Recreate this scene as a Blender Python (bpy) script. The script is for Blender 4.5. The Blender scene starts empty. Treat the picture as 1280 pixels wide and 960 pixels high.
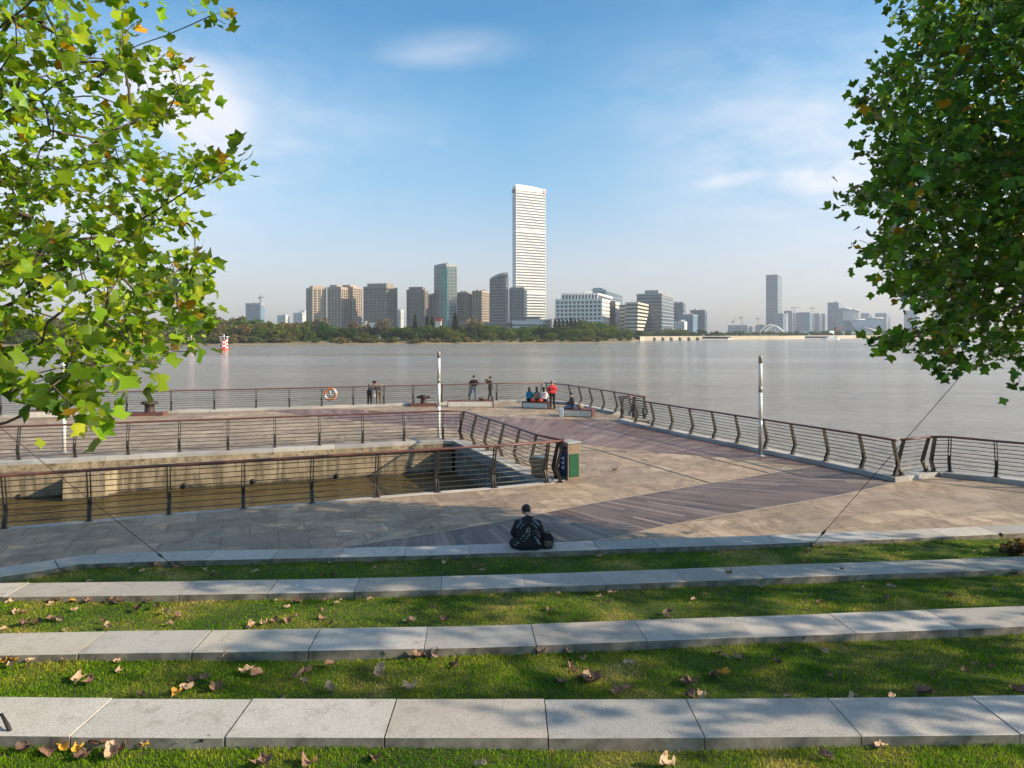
import bpy, bmesh, math, random
import numpy as np
from mathutils import Vector, Matrix, Quaternion
from mathutils.geometry import tessellate_polygon
from mathutils.bvhtree import BVHTree
R = math.radians
random.seed(7)
RNG = np.random.default_rng(7)
SC = bpy.context.scene
COL = SC.collection
H, F, HOR = 4.7, 900.0, 416.0          # eye height above the promenade, focal length and horizon in photo pixels
WZ = -1.34                             # water level


def at(px, py, z=0.0):                 # a photo pixel on the level z, as a point of the world
    d = (H - z) * F / (py - HOR)
    return Vector(((px - 640) * d / F, d, z))


def atd(px, py, d):                    # a photo pixel at the distance d
    return Vector(((px - 640) * d / F, d, H - (py - HOR) * d / F))


# ---------------------------------------------------------------- materials
def new_mat(name):
    m = bpy.data.materials.new(name)
    m.use_nodes = True
    nt = m.node_tree
    return m, nt, nt.nodes['Principled BSDF']


def N(nt, typ, **kw):
    n = nt.nodes.new(typ)
    for k, v in kw.items():
        if k.startswith('i_'):
            key = k[2:].replace('_', ' ')
            n.inputs[key].default_value = v
        else:
            setattr(n, k, v)
    return n


def L(nt, a, b):
    nt.links.new(a, b)


def ramp(nt, fac, stops, interp='LINEAR'):
    r = nt.nodes.new('ShaderNodeValToRGB')
    r.color_ramp.interpolation = interp
    els = r.color_ramp.elements
    while len(els) < len(stops):
        els.new(0.5)
    for e, (p, c) in zip(els, stops):
        e.position = p
        e.color = (c[0], c[1], c[2], 1) if not isinstance(c, (int, float)) else (c, c, c, 1)
    L(nt, fac, r.inputs['Fac'])
    return r.outputs['Color']


def mixc(nt, fac, a, b, mode='MIX'):
    n = nt.nodes.new('ShaderNodeMix')
    n.data_type = 'RGBA'
    n.blend_type = mode
    for sock, v in ((n.inputs['Factor'], fac), (n.inputs['A'], a), (n.inputs['B'], b)):
        if isinstance(v, (int, float)):
            sock.default_value = v
        elif isinstance(v, tuple):
            sock.default_value = (v[0], v[1], v[2], 1)
        else:
            L(nt, v, sock)
    return n.outputs['Result']


def math_n(nt, op, a, b=None, c=None):
    n = nt.nodes.new('ShaderNodeMath')
    n.operation = op
    for i, v in enumerate((a, b, c)):
        if v is None:
            continue
        if isinstance(v, (int, float)):
            n.inputs[i].default_value = v
        else:
            L(nt, v, n.inputs[i])
    return n.outputs[0]


def pos(nt):
    return nt.nodes.new('ShaderNodeNewGeometry').outputs['Position']


def noise(nt, vec, scale, detail=4, rough=0.55, dist=0.0):
    n = N(nt, 'ShaderNodeTexNoise')
    n.inputs['Scale'].default_value = scale
    n.inputs['Detail'].default_value = detail
    n.inputs['Roughness'].default_value = rough
    n.inputs['Distortion'].default_value = dist
    if vec is not None:
        L(nt, vec, n.inputs['Vector'])
    return n.outputs['Fac']


def mapping(nt, vec, loc=(0, 0, 0), rot=(0, 0, 0), scale=(1, 1, 1)):
    n = N(nt, 'ShaderNodeMapping')
    n.inputs['Location'].default_value = loc
    n.inputs['Rotation'].default_value = rot
    n.inputs['Scale'].default_value = scale
    L(nt, vec, n.inputs['Vector'])
    return n.outputs['Vector']


def bump(nt, bs, height, strength=0.3, dist=0.01):
    b = N(nt, 'ShaderNodeBump')
    b.inputs['Strength'].default_value = strength
    b.inputs['Distance'].default_value = dist
    L(nt, height, b.inputs['Height'])
    L(nt, b.outputs['Normal'], bs.inputs['Normal'])
    return b


def plain(name, col, rough=0.6, metal=0.0, var=0.25, scale=6.0, bumps=0.0, spec=None):
    m, nt, bs = new_mat(name)
    tc = N(nt, 'ShaderNodeTexCoord').outputs['Object']
    f = noise(nt, tc, scale, 5)
    lo = tuple(max(0, c * (1 - var)) for c in col)
    hi = tuple(min(1, c * (1 + var)) for c in col)
    L(nt, ramp(nt, f, [(0.3, lo), (0.7, hi)]), bs.inputs['Base Color'])
    bs.inputs['Roughness'].default_value = rough
    bs.inputs['Metallic'].default_value = metal
    if spec is not None:
        bs.inputs['Specular IOR Level'].default_value = spec
    if bumps:
        bump(nt, bs, noise(nt, tc, scale * 6, 4), bumps, 0.005)
    return m


M = {}
M['rail_wood'] = plain('rail_wood', (0.12, 0.048, 0.038), 0.42, var=0.35, scale=3)
M['post_steel'] = plain('post_steel', (0.055, 0.047, 0.04), 0.45, 0.3, var=0.3)
M['bar_steel'] = plain('bar_steel', (0.07, 0.062, 0.055), 0.4, 0.5)
M['white_paint'] = plain('white_paint', (0.78, 0.77, 0.74), 0.45, var=0.06)
M['dark_metal'] = plain('dark_metal', (0.09, 0.085, 0.08), 0.5, 0.2)
M['lamp_band'] = plain('lamp_band', (0.30, 0.28, 0.26), 0.4, 0.2)
M['bench_wood'] = plain('bench_wood', (0.15, 0.06, 0.045), 0.6, var=0.4, scale=8)
M['bench_panel'] = plain('bench_panel', (0.68, 0.64, 0.56), 0.7, var=0.1)
M['iron'] = plain('iron', (0.06, 0.04, 0.035), 0.6, 0.3, var=0.4)
M['green_panel'] = plain('green_panel', (0.004, 0.075, 0.036), 0.35, var=0.1)
M['blue_panel'] = plain('blue_panel', (0.01, 0.03, 0.09), 0.35, var=0.1)
M['blue_sign'] = plain('blue_sign', (0.02, 0.06, 0.20), 0.4, var=0.05)
M['bin_beige'] = plain('bin_beige', (0.24, 0.185, 0.13), 0.4, 0.2, var=0.08)
M['steel'] = plain('steel', (0.55, 0.55, 0.54), 0.3, 0.7, var=0.08)
M['black_gap'] = plain('black_gap', (0.012, 0.012, 0.012), 0.6)
M['buoy_orange'] = plain('buoy_orange', (0.80, 0.22, 0.06), 0.5, var=0.1)
M['buoy_white'] = plain('buoy_white', (0.80, 0.78, 0.74), 0.5, var=0.05)
M['red_paint'] = plain('red_paint', (0.50, 0.04, 0.03), 0.5, var=0.1)
M['cable'] = plain('cable', (0.03, 0.022, 0.018), 0.6)
M['skin'] = plain('skin', (0.52, 0.29, 0.19), 0.5, var=0.06)
M['hair'] = plain('hair', (0.012, 0.010, 0.009), 0.45, var=0.3, scale=40)
M['grey_hair'] = plain('grey_hair', (0.20, 0.18, 0.17), 0.5, var=0.3, scale=40)
M['eye'] = plain('eye', (0.02, 0.015, 0.012), 0.2)
for nm, c in dict(cl_black=(0.007, 0.007, 0.009), cl_jacket=(0.008, 0.009, 0.012), cl_jeans=(0.10, 0.16, 0.24), cl_brown=(0.13, 0.10, 0.08),
                  cl_tan=(0.32, 0.25, 0.19), cl_blue=(0.01, 0.22, 0.38), cl_red=(0.52, 0.035, 0.04), cl_white=(0.62, 0.60, 0.62),
                  cl_pattern=(0.28, 0.20, 0.18), cl_greycheck=(0.17, 0.15, 0.14), cl_shoe=(0.03, 0.028, 0.026), cl_pale=(0.40, 0.47, 0.55),
                  cl_print=(0.45, 0.50, 0.62), cl_orange=(0.60, 0.08, 0.03)).items():
    M[nm] = plain(nm, c, 0.85, var=0.3 if nm not in ('cl_pattern', 'cl_greycheck') else 0.75, scale=9 if nm not in ('cl_pattern', 'cl_greycheck') else 28, bumps=0.3)


def mat_granite():
    m, nt, bs = new_mat('granite')
    p = pos(nt)
    fine = noise(nt, p, 170, 3, 0.7)
    sp = N(nt, 'ShaderNodeTexVoronoi'); sp.inputs['Scale'].default_value = 240
    L(nt, p, sp.inputs['Vector'])
    big = noise(nt, p, 1.1, 5, 0.6)
    c = ramp(nt, fine, [(0.33, (0.20, 0.19, 0.18)), (0.5, (0.47, 0.455, 0.44)), (0.68, (0.68, 0.66, 0.64))])
    c = mixc(nt, ramp(nt, sp.outputs['Color'], [(0.72, 0.0), (0.9, 0.5)]), c, (0.14, 0.135, 0.13))
    c = mixc(nt, ramp(nt, big, [(0.4, 0.0), (0.75, 0.45)]), c, (0.30, 0.28, 0.25))
    at_ = N(nt, 'ShaderNodeAttribute', attribute_name='tone')
    c = mixc(nt, 1.0, c, at_.outputs['Color'], 'MULTIPLY')
    st = noise(nt, p, 5.5, 6, 0.7)
    c = mixc(nt, ramp(nt, st, [(0.54, 0.0), (0.72, 0.6)]), c, (0.19, 0.17, 0.13))
    st2 = noise(nt, p, 2.0, 7, 0.75, 1.0)
    c = mixc(nt, ramp(nt, st2, [(0.55, 0.0), (0.7, 0.45)]), c, (0.24, 0.21, 0.18))
    L(nt, c, bs.inputs['Base Color'])
    bs.inputs['Roughness'].default_value = 0.7
    bump(nt, bs, fine, 0.25, 0.004)
    return m


M['granite'] = mat_granite()
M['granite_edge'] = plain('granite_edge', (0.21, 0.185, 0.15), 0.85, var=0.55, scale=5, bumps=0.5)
M['rust'] = plain('rust', (0.26, 0.11, 0.08), 0.8, var=0.2, scale=.3)


def mat_paving():
    m, nt, bs = new_mat('stone_paving')
    p = pos(nt)
    v = mapping(nt, p, rot=(0, 0, R(-20)))
    br = N(nt, 'ShaderNodeTexBrick')
    br.offset = 0.5; br.squash = 1.0
    for k, x in (('Scale', 1.0), ('Mortar Size', 0.014), ('Mortar Smooth', 0.1), ('Bias', 0.0), ('Brick Width', 1.25), ('Row Height', 0.85)):
        br.inputs[k].default_value = x
    br.inputs['Color1'].default_value = (0.0, 0.0, 0.0, 1)
    br.inputs['Color2'].default_value = (1, 1, 1, 1)
    br.inputs['Mortar'].default_value = (0.5, 0.5, 0.5, 1)
    L(nt, v, br.inputs['Vector'])
    tone = ramp(nt, br.outputs['Color'], [(0.0, (0.24, 0.175, 0.118)), (0.25, (0.35, 0.262, 0.178)), (0.7, (0.41, 0.31, 0.212)), (1.0, (0.54, 0.42, 0.30))])
    n1 = noise(nt, mapping(nt, p, scale=(0.5, 1.6, 1)), 0.9, 6, 0.65, 0.4)
    c = mixc(nt, ramp(nt, n1, [(0.40, 0.0), (0.66, 0.75)]), tone, (0.215, 0.158, 0.11))
    n2 = noise(nt, p, 6, 6, 0.7)
    c = mixc(nt, ramp(nt, n2, [(0.45, 0.0), (0.72, 0.6)]), c, (0.47, 0.37, 0.27))
    n3 = noise(nt, p, 0.23, 3, 0.5)
    c = mixc(nt, ramp(nt, n3, [(0.5, 0.0), (0.62, 0.35)]), c, (0.27, 0.235, 0.20))
    st_ = noise(nt, mapping(nt, p, rot=(0, 0, R(-20)), scale=(1, 0.6, 1)), 1.3, 8, 0.78, 1.2)
    c = mixc(nt, ramp(nt, st_, [(0.47, 0.0), (0.60, 0.7)]), c, (0.15, 0.11, 0.078))
    fine = noise(nt, p, 60, 3, 0.7)
    c = mixc(nt, 0.6, c, ramp(nt, fine, [(0.3, (0.55, 0.55, 0.55)), (0.7, (1.4, 1.4, 1.4))]), 'MULTIPLY')
    c = mixc(nt, math_n(nt, 'MULTIPLY', br.outputs['Fac'], 0.75), c, (0.11, 0.09, 0.075))
    L(nt, c, bs.inputs['Base Color'])
    L(nt, ramp(nt, n2, [(0.3, 0.5), (0.7, 0.8)]), bs.inputs['Roughness'])
    bump(nt, bs, math_n(nt, 'SUBTRACT', fine, math_n(nt, 'MULTIPLY', br.outputs['Fac'], 2.0)), 0.3, 0.006)
    return m


M['paving'] = mat_paving()


def mat_deck(name, base, hi, lo, center=(-3.3, 25.4), pw=0.0125):
    m, nt, bs = new_mat(name)
    p = pos(nt)
    v = N(nt, 'ShaderNodeVectorMath', operation='SUBTRACT')
    L(nt, p, v.inputs[0]); v.inputs[1].default_value = (center[0], center[1], 0)
    sx = N(nt, 'ShaderNodeSeparateXYZ'); L(nt, v.outputs[0], sx.inputs[0])
    ang = math_n(nt, 'ARCTAN2', sx.outputs[1], sx.outputs[0])
    ln = N(nt, 'ShaderNodeVectorMath', operation='LENGTH'); L(nt, v.outputs[0], ln.inputs[0])
    q = math_n(nt, 'DIVIDE', ang, pw)
    fl = math_n(nt, 'FLOOR', q)
    fr = math_n(nt, 'FRACT', q)
    # planks are cut into lengths, staggered from plank to plank
    wn = N(nt, 'ShaderNodeTexWhiteNoise', noise_dimensions='1D'); L(nt, fl, wn.inputs['W'])
    ro = math_n(nt, 'ADD', math_n(nt, 'DIVIDE', ln.outputs['Value'], 2.4), wn.outputs['Value'])
    rf = math_n(nt, 'FLOOR', ro); rr = math_n(nt, 'FRACT', ro)
    cb = N(nt, 'ShaderNodeCombineXYZ'); L(nt, fl, cb.inputs[0]); L(nt, rf, cb.inputs[1])
    wn2 = N(nt, 'ShaderNodeTexWhiteNoise', noise_dimensions='2D'); L(nt, cb.outputs[0], wn2.inputs['Vector'])
    c = ramp(nt, wn2.outputs['Value'], [(0.0, lo), (0.45, base), (0.8, base), (1.0, hi)])
    cg = N(nt, 'ShaderNodeCombineXYZ'); L(nt, math_n(nt, 'MULTIPLY', q, 4.0), cg.inputs[0]); L(nt, math_n(nt, 'MULTIPLY', ln.outputs['Value'], 0.8), cg.inputs[1]); L(nt, wn2.outputs['Value'], cg.inputs[2])
    g = noise(nt, cg.outputs[0], 3.0, 5, 0.7)
    c = mixc(nt, 0.5, c, ramp(nt, g, [(0.3, (0.6, 0.6, 0.6)), (0.7, (1.35, 1.35, 1.35))]), 'MULTIPLY')
    big = noise(nt, p, 0.6, 5, 0.6)
    c = mixc(nt, ramp(nt, big, [(0.45, 0.0), (0.75, 0.45)]), c, hi)
    gap = math_n(nt, 'MAXIMUM', math_n(nt, 'LESS_THAN', fr, 0.09), math_n(nt, 'LESS_THAN', rr, 0.005))
    c = mixc(nt, math_n(nt, 'MULTIPLY', gap, 0.85), c, (0.03, 0.022, 0.02))
    L(nt, c, bs.inputs['Base Color'])
    L(nt, ramp(nt, g, [(0.3, 0.35), (0.7, 0.6)]), bs.inputs['Roughness'])
    bump(nt, bs, math_n(nt, 'SUBTRACT', g, math_n(nt, 'MULTIPLY', gap, 2.0)), 0.35, 0.006)
    return m


M['deck'] = mat_deck('deck_planks', (0.125, 0.082, 0.060), (0.25, 0.19, 0.16), (0.055, 0.034, 0.028), pw=0.0165)
M['deck_red'] = mat_deck('deck_planks_red', (0.19, 0.11, 0.086), (0.29, 0.20, 0.16), (0.115, 0.064, 0.052), center=(-2.0, 20.0), pw=0.011)


def mat_concrete():
    m, nt, bs = new_mat('quay_concrete')
    p = pos(nt)
    c = ramp(nt, noise(nt, p, 1.3, 6, 0.65), [(0.3, (0.18, 0.14, 0.085)), (0.5, (0.31, 0.25, 0.165)), (0.7, (0.40, 0.33, 0.23))])
    st = noise(nt, mapping(nt, p, scale=(5, 5, 0.5)), 1.0, 5, 0.7)
    c = mixc(nt, ramp(nt, st, [(0.46, 0.0), (0.62, 0.85)]), c, (0.11, 0.09, 0.055))
    z = N(nt, 'ShaderNodeSeparateXYZ'); L(nt, p, z.inputs[0])
    wob = math_n(nt, 'ADD', z.outputs[2], math_n(nt, 'MULTIPLY', noise(nt, mapping(nt, p, scale=(1, 1, 0.2)), 2.5, 4), 0.30))
    c = mixc(nt, ramp(nt, math_n(nt, 'ADD', wob, 1.34), [(0.17, 1.0), (0.30, 0.0)]), c, (0.022, 0.02, 0.015))
    c = mixc(nt, ramp(nt, noise(nt, p, 14, 5, 0.7), [(0.55, 0.0), (0.7, 0.5)]), c, (0.12, 0.10, 0.07))
    L(nt, c, bs.inputs['Base Color'])
    bs.inputs['Roughness'].default_value = 0.85
    bump(nt, bs, noise(nt, p, 20, 5, 0.7), 0.6, 0.02)
    return m


M['concrete'] = mat_concrete()
M['pile'] = plain('sheet_pile', (0.20, 0.19, 0.165), 0.8, var=0.45, scale=1.5, bumps=0.4)


def mat_lawn():
    m, nt, bs = new_mat('lawn_soil')
    p = pos(nt)
    n1 = noise(nt, p, 1.1, 5, 0.6, 0.3)
    c = ramp(nt, n1, [(0.35, (0.022, 0.045, 0.007)), (0.5, (0.055, 0.075, 0.014)), (0.66, (0.16, 0.145, 0.045))])
    c = mixc(nt, ramp(nt, noise(nt, p, 38, 4, 0.7), [(0.45, 0.0), (0.7, 0.7)]), c, (0.07, 0.055, 0.028))
    L(nt, c, bs.inputs['Base Color'])
    bs.inputs['Roughness'].default_value = 0.95
    bump(nt, bs, noise(nt, p, 60, 4, 0.7), 0.7, 0.02)
    return m


def mat_blade():
    m, nt, bs = new_mat('grass_blades')
    p = pos(nt)
    n1 = noise(nt, p, 1.1, 5, 0.6, 0.3)
    c = ramp(nt, n1, [(0.36, (0.10, 0.25, 0.010)), (0.50, (0.19, 0.34, 0.014)), (0.60, (0.37, 0.42, 0.045)), (0.72, (0.62, 0.54, 0.18))])
    a = N(nt, 'ShaderNodeAttribute', attribute_name='tone')
    c = mixc(nt, 1.0, c, a.outputs['Color'], 'MULTIPLY')
    out = nt.nodes['Material Output']
    nt.nodes.remove(bs)
    d = N(nt, 'ShaderNodeBsdfDiffuse'); t = N(nt, 'ShaderNodeBsdfTranslucent')
    L(nt, c, d.inputs['Color']); L(nt, c, t.inputs['Color'])
    mx = N(nt, 'ShaderNodeMixShader'); mx.inputs[0].default_value = 0.45
    L(nt, d.outputs[0], mx.inputs[1]); L(nt, t.outputs[0], mx.inputs[2])
    L(nt, mx.outputs[0], out.inputs['Surface'])
    return m


M['lawn'] = mat_lawn()
M['blade'] = mat_blade()


def mat_leaf(name, trans=0.4, gloss=0.12):
    m, nt, bs = new_mat(name)
    a = N(nt, 'ShaderNodeAttribute', attribute_name='tone')
    c = a.outputs['Color']
    out = nt.nodes['Material Output']
    nt.nodes.remove(bs)
    d = N(nt, 'ShaderNodeBsdfDiffuse'); t = N(nt, 'ShaderNodeBsdfTranslucent'); g = N(nt, 'ShaderNodeBsdfGlossy')
    g.inputs['Roughness'].default_value = 0.38
    L(nt, c, d.inputs['Color'])
    L(nt, mixc(nt, 1.0, c, (2.0, 1.75, 0.35), 'MULTIPLY'), t.inputs['Color'])
    mx = N(nt, 'ShaderNodeMixShader'); mx.inputs[0].default_value = trans
    L(nt, d.outputs[0], mx.inputs[1]); L(nt, t.outputs[0], mx.inputs[2])
    m2 = N(nt, 'ShaderNodeMixShader')
    fr = N(nt, 'ShaderNodeFresnel'); fr.inputs['IOR'].default_value = 1.4
    L(nt, math_n(nt, 'MULTIPLY', fr.outputs[0], gloss * 6), m2.inputs[0])
    L(nt, mx.outputs[0], m2.inputs[1]); L(nt, g.outputs[0], m2.inputs[2])
    L(nt, m2.outputs[0], out.inputs['Surface'])
    return m


M['leaf'] = mat_leaf('leaf', 0.45, 0.035)
M['far_leaf'] = mat_leaf('far_leaf', 0.25, 0.0)
M['bark'] = plain('bark', (0.10, 0.075, 0.055), 0.9, var=0.5, scale=12, bumps=0.6)
M['dry_leaf'] = plain('dry_leaf', (0.22, 0.125, 0.08), 0.7, var=0.45, scale=12, bumps=0.3)
M['dry_pale'] = plain('dry_pale', (0.44, 0.31, 0.205), 0.7, var=0.35, scale=12, bumps=0.3)
M['dry_dark'] = plain('dry_dark', (0.10, 0.055, 0.038), 0.7, var=0.4, scale=12, bumps=0.3)
M['dry_yellow'] = plain('dry_yellow', (0.60, 0.33, 0.04), 0.6, var=0.25, scale=12)


def mat_water():
    m, nt, bs = new_mat('river_water')
    p = pos(nt)
    big = noise(nt, mapping(nt, p, scale=(0.25, 1.0, 1)), 0.012, 4, 0.55, 0.6)
    c = mixc(nt, ramp(nt, big, [(0.35, 0.0), (0.7, 1.0)]), (0.25, 0.225, 0.19), (0.32, 0.29, 0.245))
    L(nt, c, bs.inputs['Base Color'])
    bs.inputs['IOR'].default_value = 1.33
    L(nt, ramp(nt, big, [(0.35, 0.08), (0.6, 0.14)]), bs.inputs['Roughness'])
    w1 = noise(nt, mapping(nt, p, rot=(0, 0, R(12)), scale=(0.55, 1.6, 1)), 1.4, 5, 0.62, 0.5)
    w2 = noise(nt, mapping(nt, p, rot=(0, 0, R(-18)), scale=(0.35, 1, 1)), 0.50, 5, 0.65, 0.4)
    calm = ramp(nt, noise(nt, mapping(nt, p, scale=(0.12, 1.0, 1)), 0.035, 4, 0.6, 0.8), [(0.38, 0.35), (0.62, 1.3)])
    h = math_n(nt, 'MULTIPLY', math_n(nt, 'ADD', math_n(nt, 'MULTIPLY', w1, 0.30), math_n(nt, 'MULTIPLY', w2, 0.85)), calm)
    b = bump(nt, bs, h, 0.9, 1.0)
    return m


M['water'] = mat_water()
M['mud_water'] = M['water'].copy(); M['mud_water'].name = 'muddy_water'
for n_ in M['mud_water'].node_tree.nodes:
    if n_.type == 'MIX' and n_.inputs['A'].default_value[0] > 0.1: n_.inputs['A'].default_value = (0.085, 0.062, 0.020, 1); n_.inputs['B'].default_value = (0.12, 0.088, 0.03, 1)
M['shore'] = plain('shore_sand', (0.20, 0.16, 0.09), 0.95, var=0.3, scale=0.05)
M['landgreen'] = plain('land_green', (0.07, 0.09, 0.03), 0.95, var=0.4, scale=0.02)
M['quay_pale'] = plain('quay_pale', (0.46, 0.40, 0.31), 0.9, var=0.15, scale=0.1)
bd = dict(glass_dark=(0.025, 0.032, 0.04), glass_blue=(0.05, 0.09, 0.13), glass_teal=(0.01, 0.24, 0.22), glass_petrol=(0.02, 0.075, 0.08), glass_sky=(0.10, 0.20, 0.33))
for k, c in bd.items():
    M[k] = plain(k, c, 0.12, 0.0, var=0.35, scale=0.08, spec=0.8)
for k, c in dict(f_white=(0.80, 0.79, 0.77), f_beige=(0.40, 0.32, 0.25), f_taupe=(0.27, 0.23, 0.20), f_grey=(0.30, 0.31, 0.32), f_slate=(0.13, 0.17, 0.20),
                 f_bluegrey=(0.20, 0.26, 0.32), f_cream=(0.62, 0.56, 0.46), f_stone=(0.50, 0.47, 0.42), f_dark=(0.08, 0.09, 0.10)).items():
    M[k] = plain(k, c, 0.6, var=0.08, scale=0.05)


# ---------------------------------------------------------------- meshes
class MB:
    """collects shapes for one mesh"""
    def __init__(s):
        s.v = []; s.f = []; s.mi = []; s.smooth = []

    def add(s, vs, fs, mi=0, smooth=False):
        o = len(s.v)
        s.v += [tuple(v) for v in vs]
        s.f += [tuple(i + o for i in f) for f in fs]
        s.mi += [mi] * len(fs)
        s.smooth += [smooth] * len(fs)
        return s

    def box(s, c, size, rz=0.0, mi=0, bev=0.0, axes=None):
        hx, hy, hz = size[0] / 2, size[1] / 2, size[2] / 2
        c = Vector(c)
        if axes is None:
            ax = Vector((math.cos(rz), math.sin(rz), 0)); ay = Vector((-math.sin(rz), math.cos(rz), 0)); az = Vector((0, 0, 1))
        else:
            ax, ay, az = axes
        if bev <= 0:
            vs = [c + ax * (hx * i) + ay * (hy * j) + az * (hz * k) for k in (-1, 1) for j in (-1, 1) for i in (-1, 1)]
            return s.add(vs, [(0, 2, 3, 1), (4, 5, 7, 6), (0, 1, 5, 4), (2, 6, 7, 3), (0, 4, 6, 2), (1, 3, 7, 5)], mi)
        b = min(bev, hx * .9, hy * .9, hz * .9)
        bm = bmesh.new()
        bmesh.ops.create_cube(bm, size=1)
        for v in bm.verts:
            v.co = Vector((v.co.x * 2 * hx, v.co.y * 2 * hy, v.co.z * 2 * hz))
        bmesh.ops.bevel(bm, geom=bm.edges[:], offset=b, segments=2, affect='EDGES', profile=0.6)
        bm.verts.index_update()
        vs = [c + ax * v.co.x + ay * v.co.y + az * v.co.z for v in bm.verts]
        s.add(vs, [tuple(v.index for v in f.verts) for f in bm.faces], mi)
        bm.free()
        return s

    def prism(s, poly, z0, z1, mi=0, top=True, bot=True):
        n = len(poly)
        vs = [(p[0], p[1], z0) for p in poly] + [(p[0], p[1], z1) for p in poly]
        fs = [(i, (i + 1) % n, n + (i + 1) % n, n + i) for i in range(n)]
        if top: fs.append(tuple(range(n, 2 * n)))
        if bot: fs.append(tuple(range(n - 1, -1, -1)))
        return s.add(vs, fs, mi)

    def tube(s, pts, rad, n=8, mi=0, caps=True, flat=1.0):
        pts = [Vector(p) for p in pts]
        rs = rad if isinstance(rad, (list, tuple)) else [rad] * len(pts)
        vs = []; up = None
        for i, p in enumerate(pts):
            t = (pts[min(i + 1, len(pts) - 1)] - pts[max(i - 1, 0)])
            if t.length < 1e-9: t = Vector((0, 0, 1))
            t.normalize()
            if up is None:
                up = t.cross(Vector((0, 0, 1)))
                if up.length < 0.05: up = Vector((1, 0, 0))
                up.normalize()
            up = (up - t * up.dot(t)); up.normalize()
            w = t.cross(up)
            for k in range(n):
                a = 2 * math.pi * k / n
                vs.append(p + up * (math.cos(a) * rs[i]) + w * (math.sin(a) * rs[i] * flat))
        fs = []
        for i in range(len(pts) - 1):
            for k in range(n):
                k2 = (k + 1) % n
                fs.append((i * n + k, i * n + k2, (i + 1) * n + k2, (i + 1) * n + k))
        if caps:
            fs.append(tuple(range(n - 1, -1, -1)))
            fs.append(tuple((len(pts) - 1) * n + k for k in range(n)))
        return s.add(vs, fs, mi, True)

    def lathe(s, c, prof, n=24, mi=0):
        c = Vector(c); vs = []
        for r, z in prof:
            for k in range(n):
                a = 2 * math.pi * k / n
                vs.append(c + Vector((r * math.cos(a), r * math.sin(a), z)))
        fs = []
        for i in range(len(prof) - 1):
            for k in range(n):
                k2 = (k + 1) % n
                fs.append((i * n + k, i * n + k2, (i + 1) * n + k2, (i + 1) * n + k))
        fs.append(tuple(range(n - 1, -1, -1)))
        fs.append(tuple((len(prof) - 1) * n + k for k in range(n)))
        return s.add(vs, fs, mi, True)

    def ball(s, c, r, mi=0, nu=16, nv=10, rot=None):
        c = Vector(c); r = Vector(r if isinstance(r, (tuple, list, Vector)) else (r, r, r))
        vs = []
        for j in range(nv + 1):
            ph = math.pi * j / nv
            for i in range(nu):
                a = 2 * math.pi * i / nu
                p = Vector((r.x * math.sin(ph) * math.cos(a), r.y * math.sin(ph) * math.sin(a), r.z * math.cos(ph)))
                if rot is not None: p = rot @ p
                vs.append(c + p)
        fs = []
        for j in range(nv):
            for i in range(nu):
                i2 = (i + 1) % nu
                fs.append((j * nu + i, (j + 1) * nu + i, (j + 1) * nu + i2, j * nu + i2))
        return s.add(vs, fs, mi, True)

    def sweep(s, line, prof, mi=0):
        """profile of (offset to the left, z) points carried along a plan polyline, mitred, closed section"""
        line = [Vector((p[0], p[1])) for p in line]; n = len(prof); vs = []
        for i, p in enumerate(line):
            d0 = (line[i] - line[i - 1]).normalized() if i > 0 else None
            d1 = (line[i + 1] - line[i]).normalized() if i < len(line) - 1 else None
            if d0 is None: d0 = d1
            if d1 is None: d1 = d0
            n0 = Vector((-d0.y, d0.x)); n1 = Vector((-d1.y, d1.x))
            b = (n0 + n1).normalized(); b = b / max(0.3, b.dot(n1))
            for (o, z) in prof:
                vs.append((p.x + b.x * o, p.y + b.y * o, z))
        fs = []
        for i in range(len(line) - 1):
            for k in range(n):
                k2 = (k + 1) % n
                fs.append((i * n + k, i * n + k2, (i + 1) * n + k2, (i + 1) * n + k))
        fs.append(tuple(range(n - 1, -1, -1)))
        fs.append(tuple((len(line) - 1) * n + k for k in range(n)))
        return s.add(vs, fs, mi)

    def mesh(s, name, mats, fix=True):
        me = bpy.data.meshes.new(name)
        me.from_pydata(s.v, [], s.f)
        if not isinstance(mats, (list, tuple)): mats = [mats]
        for m in mats: me.materials.append(M[m] if isinstance(m, str) else m)
        me.polygons.foreach_set('material_index', s.mi)
        me.polygons.foreach_set('use_smooth', s.smooth)
        me.update()
        if fix and len(s.f) < 60000:
            bm = bmesh.new(); bm.from_mesh(me)
            bmesh.ops.recalc_face_normals(bm, faces=bm.faces[:])
            bm.to_mesh(me); bm.free()
        return me

    def build(s, name, mats, parent=None, loc=None, origin=None):
        """link as one object; origin moves the object's base there without moving the shape"""
        if origin is not None:
            o = Vector(origin)
            s.v = [(v[0] - o.x, v[1] - o.y, v[2] - o.z) for v in s.v]
        ob = bpy.data.objects.new(name, s.mesh(name, mats))
        COL.objects.link(ob)
        if origin is not None: ob.location = origin
        if loc is not None: ob.location = loc
        if parent is not None: ob.parent = parent
        return ob


def tag(o, label=None, cat=None, group=None, kind=None):
    if label: o['label'] = label
    if cat: o['category'] = cat
    if group: o['group'] = group
    if kind: o['kind'] = kind
    return o


def empty(name, loc, label, cat, group=None, rz=0.0):
    o = bpy.data.objects.new(name, None)
    COL.objects.link(o)
    o.location = loc; o.rotation_euler = (0, 0, rz)
    o.empty_display_size = 0.3
    return tag(o, label, cat, group)


def kids(o):
    return [c for c in bpy.data.objects if c.parent == o]


def copy_tree(o, parent=None):
    c = o.copy(); COL.objects.link(c); c.parent = parent
    for ch in KIDS_OF.get(o.name, None) or kids(o):
        copy_tree(ch, c)
    return c


KIDS_OF = {}


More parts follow.
